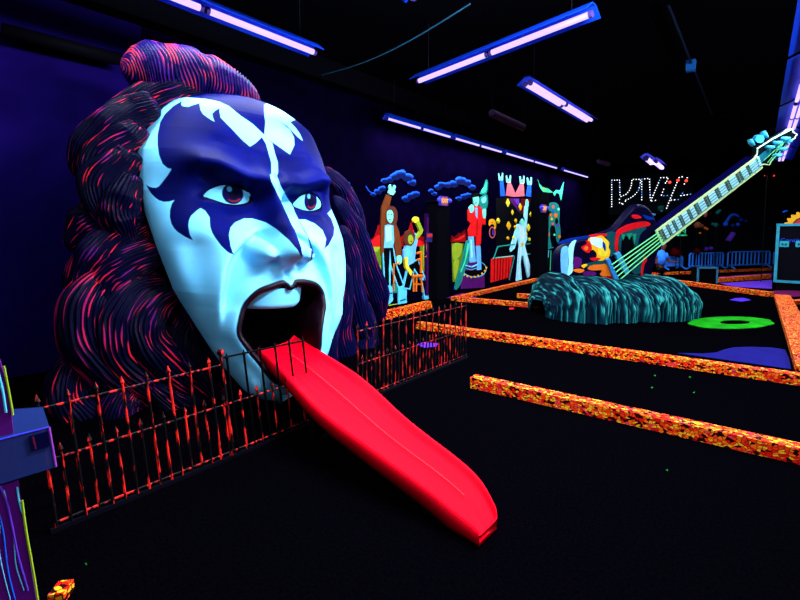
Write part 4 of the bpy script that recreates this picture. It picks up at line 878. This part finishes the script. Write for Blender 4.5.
for k, (sc_, dz) in enumerate(((.965, 0), (.99, -.02), (1.0, -.06), (1.0, -.14), (.985, -.19))):
    cc = np.mean(P, 0); rings.append([cc+(p-cc)*sc_+GN*dz for p in P])
V, F = loft([np.array(r) for r in rings]); F = [tuple(f) for f in F]+[tuple(range(nb_)), tuple(range((len(rings)-1)*nb_, len(rings)*nb_))[::-1]]
body_o = mesh('body', V, F, mat('bass_body', (.0012, .0008, .014), .45, .06), bass, False)
art = MB(); AC = ['pale', 'sky', 'gold', 'yellow', 'red', 'teal', 'orange', 'dkred', 'purple', 'black', 'white', 'blue2', 'dred', 'green']
ai = 0
def g4(ox, oy, k, pts): return [(ox+x/k, oy+y/k) for x, y in pts]
def ga(c, pts, sp=True):
    global ai
    ai += 1; q = spline(pts, 36, True) if sp else pts
    P = [G(*p)+GN*0 for p in g4(550, 215, 8, q)]; art.slab(P, GN, .006+.0016*ai, AC.index(c))
ga('blue2', [(60, 230), (110, 200), (200, 180), (300, 165), (320, 180), (220, 200), (120, 225)])
ga('sky', [(90, 275), (140, 255), (145, 380), (135, 480), (98, 485), (85, 400)])
ga('pale', [(145, 270), (175, 215), (208, 200), (190, 260), (180, 380), (180, 450), (140, 478), (150, 380)])
ga('purple', [(190, 340), (250, 350), (240, 410), (185, 420)])
ga('purple', [(270, 455), (350, 450), (360, 480), (270, 482)])
ga('teal', [(445, 150), (520, 135), (545, 200), (520, 290), (480, 330), (470, 240)])
ga('teal', [(260, 400), (380, 365), (460, 370), (440, 410), (330, 400), (270, 425)])
ga('gold', [(300, 215), (320, 180), (400, 160), (440, 185), (470, 220), (465, 260), (478, 290), (460, 345), (400, 365), (370, 350), (372, 310), (340, 275), (300, 285)])
ga('yellow', [(400, 215), (440, 190), (462, 230), (462, 290), (440, 330), (390, 320), (380, 280)])
ga('white', [(325, 175), (380, 180), (415, 195), (408, 262), (330, 232), (318, 205)])
ga('red', [(315, 160), (440, 148), (438, 170), (400, 160), (330, 175)])
ga('red', [(248, 258), (290, 232), (285, 205), (315, 215), (330, 268), (318, 285), (305, 300), (275, 292)])
ga('orange', [(262, 262), (288, 245), (300, 262), (285, 282)])
ga('blue2', [(420, 210), (438, 240), (440, 285), (425, 270), (415, 240)])
ga('orange', [(300, 430), (330, 400), (400, 395), (440, 390), (470, 430), (480, 485), (400, 480), (410, 440), (340, 440)])
ga('gold', [(250, 405), (285, 390), (290, 400), (262, 420)]); ga('orange', [(180, 440), (230, 430), (268, 438), (240, 458), (200, 452)])
ga('dred', [(400, 500), (440, 485), (490, 490), (495, 525), (430, 520)])
ga('red', [(318, 345), (380, 340), (395, 350), (340, 362)])
ga('red', [(530, 130), (580, 95), (640, 70), (740, 50), (790, 60), (780, 85), (700, 100), (600, 130), (550, 155), (535, 220), (535, 290), (515, 280), (515, 200)])
ga('red', [(655, 0), (700, 0), (720, 20), (660, 25)])
ga('teal', [(545, 180), (600, 135), (690, 110), (740, 90), (760, 105), (720, 140), (700, 190), (690, 250), (670, 270), (660, 180), (580, 170), (560, 230), (555, 290), (540, 250)])
ga('green', [(560, 150), (575, 200), (590, 150)], False); ga('green', [(600, 145), (625, 195), (650, 140)], False); ga('green', [(650, 150), (665, 230), (680, 145)], False)
ga('black', [(572, 215), (600, 190), (640, 200), (655, 260), (640, 290), (585, 280)])
ga('teal', [(690, 290), (740, 300), (730, 430), (680, 470), (640, 440), (670, 360)])
ga('red', [(740, 330), (765, 350), (740, 400), (730, 470), (715, 470), (722, 390)])
ga('blue2', [(745, 0), (790, 10), (820, 25), (790, 35), (750, 25)])
art.build('body_art', [col('art_'+c, {'teal': (.004, .06, .07), 'green': (.01, .22, .12), 'red': (.62, .006, .012)}.get(c, NC[c])) for c in AC], bass)
# bridge, pickup, strings, neck
M_cy = mat('bass_cyan', (.05, .50, .72), .4, .2); M_cy2 = mat('bass_blue', (.02, .22, .55), .4, .2); M_ws = mat('bass_pale', (.45, .85, .92), .4, .2); M_cream = mat('bass_cream', (.55, .75, .30), .4, .2)
gsl('bridge', [(604, 259), (607, 257.5), (617, 280), (613, 281.5)], .10, .09, M_cy2)
gsl('pickup', [(613, 253.5), (617.5, 251), (627, 270), (622.5, 273)], .09, .08, mat('bass_steel', (.03, .30, .48), .5, .2))
for i in range(5):
    t_ = i/4; a_ = G(608+8*t_, 263+15*t_)+GN*.12; b_ = G(654.5+5.5*t_, 231+9.5*t_)+GN*.12
    MB().tube([a_, b_], .012, 6).build('string', mat('string_green', (.16, .75, .25), .4, .2), bass)
NL = [(654.5, 229), (753, 156.5)]; NR = [(661, 243), (758.5, 167.5)]
def nk(t, s): a_ = np.array(NL[0])+(np.array(NL[1])-NL[0])*t; b_ = np.array(NR[0])+(np.array(NR[1])-NR[0])*t; return tuple(a_+(b_-a_)*s)
# neck block (fretboard face plus deep dark-blue shaft)
b = MB(); P = [G(*nk(t, s))+GN*.05 for t, s in ((-.01, 0), (1.0, 0), (1.0, 1), (-.01, 1))]; b.slab([p-GN*.20 for p in P], GN, .20)
b.build('neck', mat('neck_navy', (.0015, .001, .035), .5, .05), bass)
b = MB(); b.slab([G(*nk(t, s))+GN*.05 for t, s in ((0, .0), (1, .0), (1, 1), (0, 1))], GN, .02); fb = b.build('fretboard', mat('fretboard_brown', (.11, .055, .006), .5, .05), bass)
for s0, s1 in ((-.02, .09), (.91, 1.02)):
    MB().slab([G(*nk(t, s))+GN*.055 for t, s in ((-.015, s0), (1.005, s0), (1.005, s1), (-.015, s1))], GN, .035).build('binding', M_cream, bass)
MB().slab([G(*nk(t, s))+GN*.055 for t, s in ((-.018, 0), (-.004, 0), (-.004, 1), (-.018, 1))], GN, .035).build('binding', M_cream, bass)
inl = [(.045, .075), (.105, .135), (.165, .20), (.235, .285), (.315, .355), (.40, .455), (.50, .565), (.605, .665), (.71, .775), (.83, .88), (.915, .985)]
for a0, a1 in inl: MB().slab([G(*nk(t, s))+GN*.06 for t, s in ((a0, .13), (a1, .13), (a1, .87), (a0, .87))], GN, .018).build('inlay', M_ws, bass)
for t in (.02, .09, .15, .217, .30, .378, .385, .48, .585, .69, .80, .90): MB().slab([G(*nk(t+a_, s))+GN*.06 for a_, s in ((-.001, .1), (.001, .1), (.001, .9), (-.001, .9))], GN, .025).build('fret', M_cy, bass)
for s in (.22, .41, .60, .79): MB().tube([G(*nk(0, s))+GN*.11, G(*nk(1, s))+GN*.11], .006, 5).build('string', mat('string_teal', (.02, .25, .20), .4, .2), bass)
def h8(pts): return [(740+x/10, 110+y/10) for x, y in pts]
head = h8([(128, 470), (150, 440), (150, 385), (300, 290), (495, 190), (510, 225), (545, 245), (520, 285), (470, 315), (330, 460), (300, 505), (270, 550), (215, 535), (165, 560)])
b = MB(); b.slab([G(*p)-GN*.06 for p in head], GN, .10); hd = b.build('headstock', mat('headstock_black', (.002, .006, .008), .4, .1), bass)
MB().tube([G(*p)+GN*.045 for p in h8([(128, 470), (148, 440), (152, 385), (300, 290), (495, 190), (510, 225), (545, 245), (520, 285), (480, 305)])], .016, 6).build('binding', mat('head_edge', (.65, .85, .60), .4, .1), bass)
MB().tube([G(*p)+GN*.045 for p in h8([(165, 560), (215, 540), (272, 548), (290, 510), (320, 470)])], .014, 6).build('binding', M_cream, bass)
MB().slab([G(*p)+GN*.05 for p in h8([(125, 475), (145, 462), (172, 545), (150, 560)])], GN, .05).build('nut', M_ws, bass)
MB().slab([G(*p)+GN*.04 for p in h8([(150, 470), (240, 400), (290, 400), (250, 470), (185, 530)])], GN, .02).build('truss_cover', mat('truss_teal', (.01, .20, .28), .5, .1), bass)
for x, y, r in ((235, 370, .07), (310, 325, .07), (390, 285, .07), (410, 310, .08), (360, 385, .07), (310, 450, .07)):
    c = G(*h8([(x, y)])[0])+GN*.05; t_ = MB().tube([c, c+GN*.16], .034, 10).build('tuner_post', M_cy, bass, True)
    d_ = (G(760, 130)-G(759, 131)); d_ /= np.linalg.norm(d_); side_ = np.cross(GN, d_)
    MB().tube([c+GN*.03-side_*0, c+GN*.03-side_*.11], .026, 8).build('tuner_shaft', M_cy, bass, True)
for x0, y0, x1, y1, r in ((120, 300, 150, 355, .05), (250, 220, 280, 275, .055)):
    MB().tube([G(*h8([(x0, y0)])[0])-GN*.05, G(*h8([(x1, y1)])[0])-GN*.05], r, 10, flat=.6).build('tuner_key', M_cy, bass, True)
MB().slab([G(*p)-GN*.08 for p in spline(h8([(160, 300), (175, 260), (205, 248), (240, 262), (248, 295), (220, 330), (180, 325)]), 20, True)], GN, .07).build('tuner_key', M_cy, bass)
for y0, y1 in (((220, 520), (400, 300)), ((240, 520), (420, 330)), ((180, 500), (390, 310)), ((255, 500), (330, 440))):
    MB().tube([G(*h8([y0])[0])+GN*.12, G(*h8([y1])[0])+GN*.12], .005, 5).build('string', mat('string_green', (.16, .75, .25), .4, .2), bass)
# ============================================================ bulb sign on the back wall
YS = 22.0
sgn = thing('bulb_sign', 'lettering outlined in small white bulbs high on the dark back, behind the bass neck', 'sign', tuple(onY(650, 225, YS)))
def S8(x, y): return onY(600+x/6.667, 160+y/6.667, YS)
letters = [
 [[(78, 310), (78, 135), (130, 133), (134, 248)], [(140, 243), (175, 228), (198, 200), (210, 165), (213, 130), (270, 128), (268, 165), (255, 205), (228, 236), (195, 258), (163, 270), (182, 285)], [(130, 262), (130, 308)], [(145, 290), (160, 298)]],
 [[(278, 265), (278, 128), (330, 122), (335, 268)]],
 [[(340, 268), (372, 195), (405, 118), (455, 116), (440, 155), (420, 145)], [(345, 272), (395, 266)], [(425, 195), (408, 238), (472, 237)]],
 [[(548, 112), (525, 118), (505, 170), (470, 255), (438, 338)], [(475, 267), (545, 262)], [(603, 228), (540, 238), (560, 205)], [(562, 160), (585, 110), (570, 112)]]]
red = {(2, 8), (3, 0)}
MBW = emit('bulb_white', (.85, .9, 1), 2.2); MBB = emit('bulb_blue', (.1, .3, 1), 1.6); MBR = emit('bulb_red', (1, .05, .03), 2.2)
nbulb = 0
for li, L_ in enumerate(letters):
    P = [S8(*p) for seg in L_ for p in seg]; root = None
    fr_ = MB()
    for seg in L_: fr_.tube([S8(*p)+np.array([0, .06, 0]) for p in seg], .028, 5)
    root = fr_.build('letter', mat('letter_frame', (.01, .012, .02), .6), sgn)
    for seg in L_:
        Q = np.array([S8(*p) for p in seg]); dl = np.r_[0, np.cumsum(np.linalg.norm(np.diff(Q, axis=0), axis=1))]
        n = max(2, int(dl[-1]/.105)) if 0 else max(2, int(dl[-1]/.112))
        for k in range(n):
            s = dl[-1]*k/n; q = np.array([np.interp(s, dl, Q[:, c]) for c in range(3)])
            mm = MBW
            if rng.random() < .10: mm = MBB
            if li == 1 and q[0] < P[0][0]+.1: mm = MBB if rng.random() < .6 else MBW
            MB().ball(q, .023, 6, 4).build('bulb', mm, root); nbulb += 1
for x, y in ((465, 148), (520, 135), (575, 138)): MB().ball(S8(x, y), .06, 6, 4).build('red_bulb', MBR, sgn)
b = MB(); a0, a1 = S8(60, 110), S8(620, 350); b.box(((a0[0]+a1[0])/2, YS+.16, (a0[2]+a1[2])/2), ((a1[0]-a0[0])/2, .05, (a0[2]-a1[2])/2)); b.build('backing', mat('sign_backing', (.002, .004, .006), .8, .02), sgn)
for x in (120, 560): q = S8(x, 110); MB().tube([(q[0], YS+.16, q[2]-.1), (q[0], YS+.16, CEIL)], .015, 5).build('hanger', M_blk, sgn)
# ============================================================ blue barriers
M_bb = mat('barrier_blue', (.03, .25, 1), .5, .1)
def barrier(pL, pR, ytop, label, missing=()):
    L_, R_ = onZ(*pL), onZ(*pR); u = R_-L_; W = np.linalg.norm(u); u /= W
    hz = 1.65-(ytop-232)/(pL[1]-232)*1.65
    t = thing('crowd_barrier', label, 'barrier', tuple((L_+R_)/2), 'blue barriers in the background')
    up = np.array([0, 0, 1.]); zb = .16
    o = MB().tube([L_+up*zb, L_+up*(hz-.06), L_+u*.06+up*hz, R_-u*.06+up*hz, R_+up*(hz-.06), R_+up*zb], .035, 6).build('top_frame', M_bb, t)
    MB().tube([L_+up*zb, R_+up*zb], .035, 6).build('bottom_rail', M_bb, t)
    n = 11
    for i in range(1, n): q = L_+u*W*i/n; MB().tube([q+up*zb, q+up*hz], .03, 5).build('bar', M_bb, t)
    nn = np.array([-u[1], u[0], 0])
    for s in (.06, .94):
        q = L_+u*W*s; MB().tube([q-nn*.22+up*.02, q+up*.14, q+nn*.22+up*.02], .035, 5).build('foot', M_bb, t)
barrier((663, 270), (682, 269), 257, 'blue crowd barrier farthest left, partly behind the blue-shirted figure')
barrier((689, 270), (722.5, 268.5), 253.5, 'blue crowd barrier in the middle, right behind the small black screen')
barrier((727.5, 269), (769, 267.5), 252, 'blue crowd barrier beside the amplifier cabinet, second from the right')
barrier((773, 267.5), (815, 266), 251, 'blue crowd barrier at the right, mostly hidden by the amplifier cabinet')
# small black screen
c = onZ(707, 283.5); u = RT.copy()
scr = thing('small_cabinet', 'small black box with a pale blue frame standing by the far kerb', 'cabinet', tuple(c))
w_ = .33; h_ = .27; fwd = np.array([FW[0], FW[1], 0]); fwd /= np.linalg.norm(fwd); ax = (u, fwd, (0, 0, 1))
MB().box(c+fwd*.15+np.array([0, 0, h_]), (w_, .15, h_-.02), 0, ax).build('body', M_blk, scr)
b = MB()
for dx, dz, hx, hz in ((0, 2*h_-.03, w_, .03), (-w_+.025, h_, .025, h_), (w_-.025, h_, .025, h_)): b.box(c+u*dx+np.array([0, 0, dz]), (hx, .02, hz), 0, ax)
b.build('frame', mat('frame_pale_blue', (.03, .16, .26), .5, .1), scr)
# amplifier cabinet at the right edge
zt = 1.62; c0 = onZ(773.5, 289.5); tt = None
amp = thing('amplifier_cabinet', 'big black amplifier cabinet with a glowing cyan frame at the right edge', 'cabinet', tuple(c0))
W_a = 2.3; u = np.array([c0[1]-CAM[1], -(c0[0]-CAM[0]), 0.]); u /= np.linalg.norm(u); n_ = np.array([-u[1], u[0], 0]); 
zb = .22; zt = 1.65-(224-232)/(289.5-232)*-1.65*-1 if 0 else 1.65+(232-224)/(289.5-232)*1.65
cc = c0+u*W_a/2+n_*.4; ax = (u, n_, (0, 0, 1))
MB().box(cc+np.array([0, 0, (zt+zb)/2]), (W_a/2, .4, (zt-zb)/2), 0, ax).build('body', mat('amp_black', (.0008, .001, .004), .6, .05), amp)
MB().box(cc+np.array([0, 0, zb/2]), (W_a/2-.05, .36, zb/2), 0, ax).build('plinth', M_blk, amp)
M_af = mat('amp_frame', (.03, .32, .42), .5, .1, noise=.2)
for dx, dz, hx, hz in ((W_a/2, zt-.03, W_a/2+.02, .035), (W_a/2, zb+.03, W_a/2+.02, .035), (.02, (zt+zb)/2, .035, (zt-zb)/2), (W_a-.02, (zt+zb)/2, .035, (zt-zb)/2)):
    MB().box(c0+u*dx-n_*.02+np.array([0, 0, dz]), (hx, .03, hz), 0, ax).build('frame_rail', M_af, amp)
def onA(x, y): return onP(x, y, c0-n_*.01, n_)
ang = math.atan2(u[1], u[0])
p_ = onA(798, 240.5); text('Continental', .155, tuple(p_), (math.pi/2, 0, ang), mat('amp_letters', (.02, .08, .75), .6, .05), amp)
for x, y in ((784.2, 244), (800.5, 244), (817, 244)):
    p_ = onA(x, y); b = MB(); b.box(p_, (.10, .02, .085), 0, ax); k_ = b.build('knob_plate', mat('amp_knob', (.03, .42, .50), .5, .1), amp)
    for s in (-.035, .035): MB().tube([p_+u*s-n_*.02, p_+u*s-n_*.05], .022, 8).build('knob', M_blk, k_)
g = thing('gear_ornament', 'yellow toothed arch with a pink middle on top of the amplifier cabinet', 'ornament', tuple(onA(805, 224)+n_*.3))
gc = onA(805, 226)+n_*.3; b = MB(); nn = 40; R1 = .38
V = []; 
outer = [gc+u*math.cos(q)*(R1+(.05 if i % 4 < 2 else 0))+np.array([0, 0, math.sin(q)*(R1+(.05 if i % 4 < 2 else 0))]) for i, q in enumerate(np.linspace(0, math.pi, nn))]
inner = [gc+u*math.cos(q)*.26+np.array([0, 0, math.sin(q)*.26]) for q in np.linspace(math.pi, 0, nn)]
b.slab(outer+inner, n_*-1, .08).build('toothed_rim', mat('gear_yellow', (.85, .40, .01), .5, .1), g)
MB().slab([gc+u*math.cos(q)*.25+np.array([0, 0, math.sin(q)*.25]) for q in np.linspace(0, math.pi, 24)], n_*-1, .04).build('middle', mat('gear_pink', (.6, .05, .06), .5, .1), g)
# ============================================================ small background things
def at(px, py, t): r = ray(px, py); return CAM+r*t
# person by the barriers
t_ = 16.5; pr = thing('person', 'person in a glowing blue shirt bending forward behind the rock mound, arms out', 'person', (float(at(660, 270, t_)[0]), float(at(660, 270, t_)[1]), 0))
fz = at(660, 270, t_); up = np.array([0, 0, 1.]); R_ = np.array([RT[0], RT[1], 0])
def pp(x, y, dz=0): return onP(x, y, fz, np.array([FW[0], FW[1], 0]))+dz*fwd
# one continuous body: legs, trunk, arms and head grown by a skin modifier
def person():
    J = dict(pel=pp(660, 265), che=pp(661, 256), nek=pp(662.5, 250.5), hd=pp(664, 246.5), htop=pp(664.6, 243.2), kl=pp(657.5, 0), )
    hip = J['pel']; J['kl'] = hip-R_*.10+up*-.42-fwd*.04; J['kr'] = hip+R_*.10+up*-.42-fwd*.04
    base = max(.05, 0); J['fl'] = np.array([*(J['kl']+fwd*.02)[:2], .05]); J['fr'] = np.array([*(J['kr']+fwd*.02)[:2], .05]); J['tl'] = J['fl']-fwd*.14; J['tr'] = J['fr']-fwd*.14
    J['sl'] = J['che']-R_*.15+up*.10; J['sr'] = J['che']+R_*.15+up*.10
    J['el'] = pp(655.5, 261, -.05); J['hl'] = pp(654, 263.5, -.2); J['er'] = pp(668, 262, -.05); J['hr'] = pp(675, 261.5, -.2)
    names = list(J); rad = dict(pel=.13, che=.16, nek=.06, hd=.095, htop=.07, kl=.06, kr=.06, fl=.045, fr=.045, tl=.035, tr=.035, sl=.07, sr=.07, el=.045, er=.045, hl=.035, hr=.035)
    ed = [('pel', 'che'), ('che', 'nek'), ('nek', 'hd'), ('hd', 'htop'), ('pel', 'kl'), ('pel', 'kr'), ('kl', 'fl'), ('kr', 'fr'), ('fl', 'tl'), ('fr', 'tr'), ('che', 'sl'), ('che', 'sr'), ('sl', 'el'), ('sr', 'er'), ('el', 'hl'), ('er', 'hr')]
    me = bpy.data.meshes.new('body'); org = np.array(pr.location)
    me.from_pydata([tuple(J[n]-org) for n in names], [(names.index(a), names.index(b)) for a, b in ed], []); me.update()
    o = bpy.data.objects.new('body', me); COL.objects.link(o); o.parent = pr; md = o.modifiers.new('skin', 'SKIN')
    for i, n in enumerate(names): me.skin_vertices[0].data[i].radius = (rad[n], rad[n])
    me.skin_vertices[0].data[0].use_root = True
    o.modifiers.new('sub', 'SUBSURF').render_levels = 2; me.materials.append(mat('skin_dim', (.10, .025, .012), .7, .05)); return J
J = person()
MB().tube([J['pel']+up*.02, J['che']-up*.05, J['che']+up*.12, J['nek']], [.165, .185, .17, .07], 14).build('shirt', mat('shirt_glow_blue', (.03, .22, .95), .8, .02), pr, True)
MB().tube([J['sl'], (J['sl']+J['el'])/2], [.09, .08], 10).build('sleeve', mat('shirt_glow_blue', (.03, .22, .95), .8, .02), pr, True)
MB().tube([J['sr'], (J['sr']+J['er'])/2], [.09, .08], 10).build('sleeve', mat('shirt_glow_blue', (.03, .22, .95), .8, .02), pr, True)
MB().ball(J['hd']+up*.03+fwd*.03, .11, 10, 8).build('hair', mat('hair_dark', (.02, .03, .12), .8, .02), pr, True)
MB().tube([J['pel'], J['kl'], J['fl']], [.12, .085, .07], 10).build('trouser_leg', M_blk, pr, True); MB().tube([J['pel'], J['kr'], J['fr']], [.12, .085, .07], 10).build('trouser_leg', M_blk, pr, True)
def glow(name, label, cat, px, py, t, parts_):
    base = at(px, py, t); o = thing(name, label, cat, (float(base[0]), float(base[1]), 0.0))
    for nm, c, pts, r in parts_:
        P = [at(x, y, t+dt) for x, y, dt in [(*p, 0)[:3] if len(p) == 2 else p for p in pts]]
        if len(P) == 1: MB().ball(P[0], r, 10, 7).build(nm, col('prop_'+c, tuple(v*.45 for v in NC[c])), o, True)
        else: MB().tube(P, r, 8).build(nm, col('prop_'+c, tuple(v*.45 for v in NC[c])), o, True)
    # a dark post carries the piece to the floor
    lo = at(px, py, t); MB().tube([(lo[0], lo[1], 0), tuple(lo)], .014, 5).build('post', M_blk, o)
    return o
glow('neon_easel', 'small green lattice stand under the bass neck', 'stand', 681, 233, 15, [('leg', 'green', [(679, 235.5), (681.5, 225)], .04), ('leg', 'green', [(685.5, 235.5), (685, 224)], .02), ('brace', 'green', [(677, 235.5), (687, 235.5)], .025), ('brace', 'mint', [(679, 234), (684, 227)], .02), ('brace', 'green', [(680, 228), (685.5, 234)], .02)])
glow('skull_prop', 'dim pinkish skull-like lump in the background below the bass neck', 'prop', 697, 226, 17, [('lump', 'tan', [(697.5, 225)], .13), ('lump', 'tan', [(701, 226, .1)], .09)])
glow('horn_prop', 'small pale pink horn shape in the background under the bass neck', 'prop', 705.5, 215, 17, [('horn', 'pink', [(706, 211), (705.8, 214), (705, 217)], .05)])
glow('ember_prop', 'pair of small orange glowing lumps in the dark background', 'prop', 706, 229, 17, [('ember', 'orange', [(705, 228)], .055), ('ember', 'orange', [(707, 229)], .05), ('ember', 'orange', [(700, 233)], .045)])
glow('teal_crystal', 'small pale teal leaf shape right of the pink horn', 'prop', 718, 212, 17, [('leaf', 'teal', [(716.5, 213.5), (720, 210)], .06)])
glow('teal_bush', 'dim teal bush low in the dark background centre', 'prop', 716, 225, 17.5, [('clump', 'teal', [(716, 225)], .09), ('clump', 'teal', [(713, 224)], .06)])
glow('blue_tentacle', 'curled blue neon shape in the dark background over the barriers', 'prop', 733, 224, 17, [('curl', 'blue', [(725, 224), (727.5, 220), (730, 216), (733, 214.5), (736, 215), (739, 217)], .05), ('blob', 'blue', [(725.5, 224)], .09), ('blob', 'blue', [(738, 224.5)], .07), ('blob', 'blue2', [(732.5, 225.5)], .07), ('blob', 'blue2', [(741, 220)], .08), ('blob', 'blue2', [(746, 221)], .05)])
glow('violet_box', 'dim violet slanted panel in the background above the barriers', 'prop', 730, 238, 17, [('panel', 'violet', [(728, 241), (733.5, 233)], .10)])
glow('violet_lumps', 'two small violet lumps just above the middle barrier', 'prop', 708, 249, 18, [('lump', 'violet', [(706, 249)], .09), ('lump', 'violet', [(711, 248.5)], .09)])
glow('maroon_rock', 'dark maroon rock behind the left barriers', 'prop', 676, 252, 18.5, [('rock', 'dkred', [(672, 251), (680, 254)], .16), ('rock', 'dkred', [(695, 250), (699, 252)], .12)])
glow('blue_mark', 'short blue strip high in the dark at the far right', 'prop', 785, 211.5, 14, [('strip', 'blue', [(783, 212), (787, 211)], .03)])
glow('teal_brush', 'dim blue club shape left of the bass neck joint', 'prop', 648, 213, 12, [('handle', 'sky', [(648, 213.5), (655, 215)], .03), ('end', 'blue', [(646.5, 212)], .07), ('cuff', 'orange', [(649.5, 217), (651, 217)], .025)])
glow('skull_mask', 'pale green mask shape just under the bulb sign', 'prop', 661, 208, 19, [('mask', 'teal', [(660.5, 206), (661, 210)], .12), ('chin', 'mint', [(661.5, 210.5)], .06)])
glow('red_lights', 'two tiny red lights in the dark under the right blacklights', 'light', 767, 175.5, 14, [('lamp', 'red', [(764.5, 175.8)], .02), ('lamp', 'red', [(774, 176)], .03)])
# ============================================================ foreground left: painted board and plastic tray
tb_ = 1.12
BN = np.array([FW[0], FW[1], 0.]); BN = BN/np.linalg.norm(BN); BN = BN*.75-R_*.66*(-1)*-1; BN /= np.linalg.norm(BN)
BO = at(20, 480, tb_)
def Bd(x, y): return onP(x, y, BO, BN)
bpx = [(-40, 330), (0, 362), (7, 385), (11, 412), (15, 450), (20, 500), (28, 550), (36, 600), (44, 660), (-60, 660)]
bn = -BN if (BN@(CAM-BO)) < 0 else BN
board = thing('painted_board', 'cut-out board painted in neon purple with a green edge, at the lower left corner', 'board', (float(BO[0]), float(BO[1]), 0))
MB().slab([Bd(*p)-bn*.03 for p in bpx], bn, .03).build('panel', mat('board_purple', (.09, .004, .14), .7, .05, noise=.3, nscale=5), board)
fo = Bd(10, 655); MB().box((fo[0]-bn[0]*.05, fo[1]-bn[1]*.05, fo[2]/2), (.03, .03, fo[2]/2)).build('post', M_blk, board)
for c, w_, pts in (('ygreen', .006, [(4, 366), (9, 392), (13, 415)]), ('ygreen', .007, [(22, 500), (26, 530), (33, 570), (41, 620)]), ('cyan', .007, [(-2, 372), (3, 392), (6, 412)]), ('cyan', .005, [(17, 487), (20, 505), (25, 518)]), ('violet', .006, [(-4, 478), (6, 500), (12, 525), (18, 555), (28, 590)]), ('sky', .003, [(4, 490), (10, 515), (14, 540), (16, 565), (24, 590)]), ('sky', .003, [(0, 525), (-1, 548), (4, 575), (12, 605)]), ('blue', .004, [(-5, 500), (3, 530), (8, 570), (18, 610)])):
    P = [Bd(*p)+bn*.002 for p in spline(pts, 16)]; MB().tube(P, w_*.45, 6).build('paint_line', col(c, NC[c]), board)
Q = [onZ(49, 427, 1.13), onZ(43, 408, 1.13), onZ(-8, 411.5, 1.13), onZ(-8, 441.5, 1.13)]
dn = onZ(56, 467, 1.025)-Q[0]; tray = thing('card_tray', 'translucent blue plastic tray fixed to the painted board, lower left', 'tray', tuple(Q[3]))
M_pl = mat('tray_plastic', (.012, .03, .16), .3, .1, alpha=.62)
def quad(name, a, b, c, d, m=M_pl, th=.003):
    n = np.cross(b-a, d-a); n /= np.linalg.norm(n); MB().slab([a, b, c, d], n, th).build(name, m, tray)
quad('lid', Q[0], Q[1], Q[2], Q[3]); quad('front', Q[0], Q[0]+dn, Q[3]+dn, Q[3], mat('tray_front', (.014, .022, .11), .3, .1, alpha=.62)); quad('side', Q[0], Q[1], Q[1]+dn, Q[0]+dn); quad('bottom', Q[0]+dn, Q[1]+dn, Q[2]+dn, Q[3]+dn); quad('back', Q[1], Q[2], Q[2]+dn, Q[1]+dn)
m0 = lambda s, r: Q[3]+(Q[0]-Q[3])*s+dn*r+(Q[1]-Q[0])*-.03
quad('window', m0(.62, .08), m0(.96, .08), m0(.96, .45), m0(.62, .45), mat('tray_dark', (.001, .001, .02), .3))
quad('red_strip', m0(.66, .1), m0(.70, .1), m0(.72, .43), m0(.68, .43), mat('tray_red', (.35, .02, .05), .5))
for s in (.9,):
    MB().tube([Q[0], Q[0]+dn], .003, 6).build('edge', mat('tray_edge', (.25, .04, .35), .4), tray); MB().tube([Q[0], Q[3]], .0025, 6).build('edge', mat('tray_edge2', (.05, .05, .7), .4), tray)
MB().tube([(Q[2]+Q[3])/2+dn*.5, Bd(-5, 440)], .01, 6).build('bracket', M_blk, tray)

# ============================================================ view
sc.view_settings.view_transform = 'Standard'; sc.view_settings.look = 'None'; sc.view_settings.gamma = 1; sc.view_settings.use_curve_mapping = False
sc.view_settings.exposure = 0
w = bpy.data.worlds.new('world'); sc.world = w; w.use_nodes = True
w.node_tree.nodes['Background'].inputs[0].default_value = (.1, .1, .4, 1); w.node_tree.nodes['Background'].inputs[1].default_value = .002
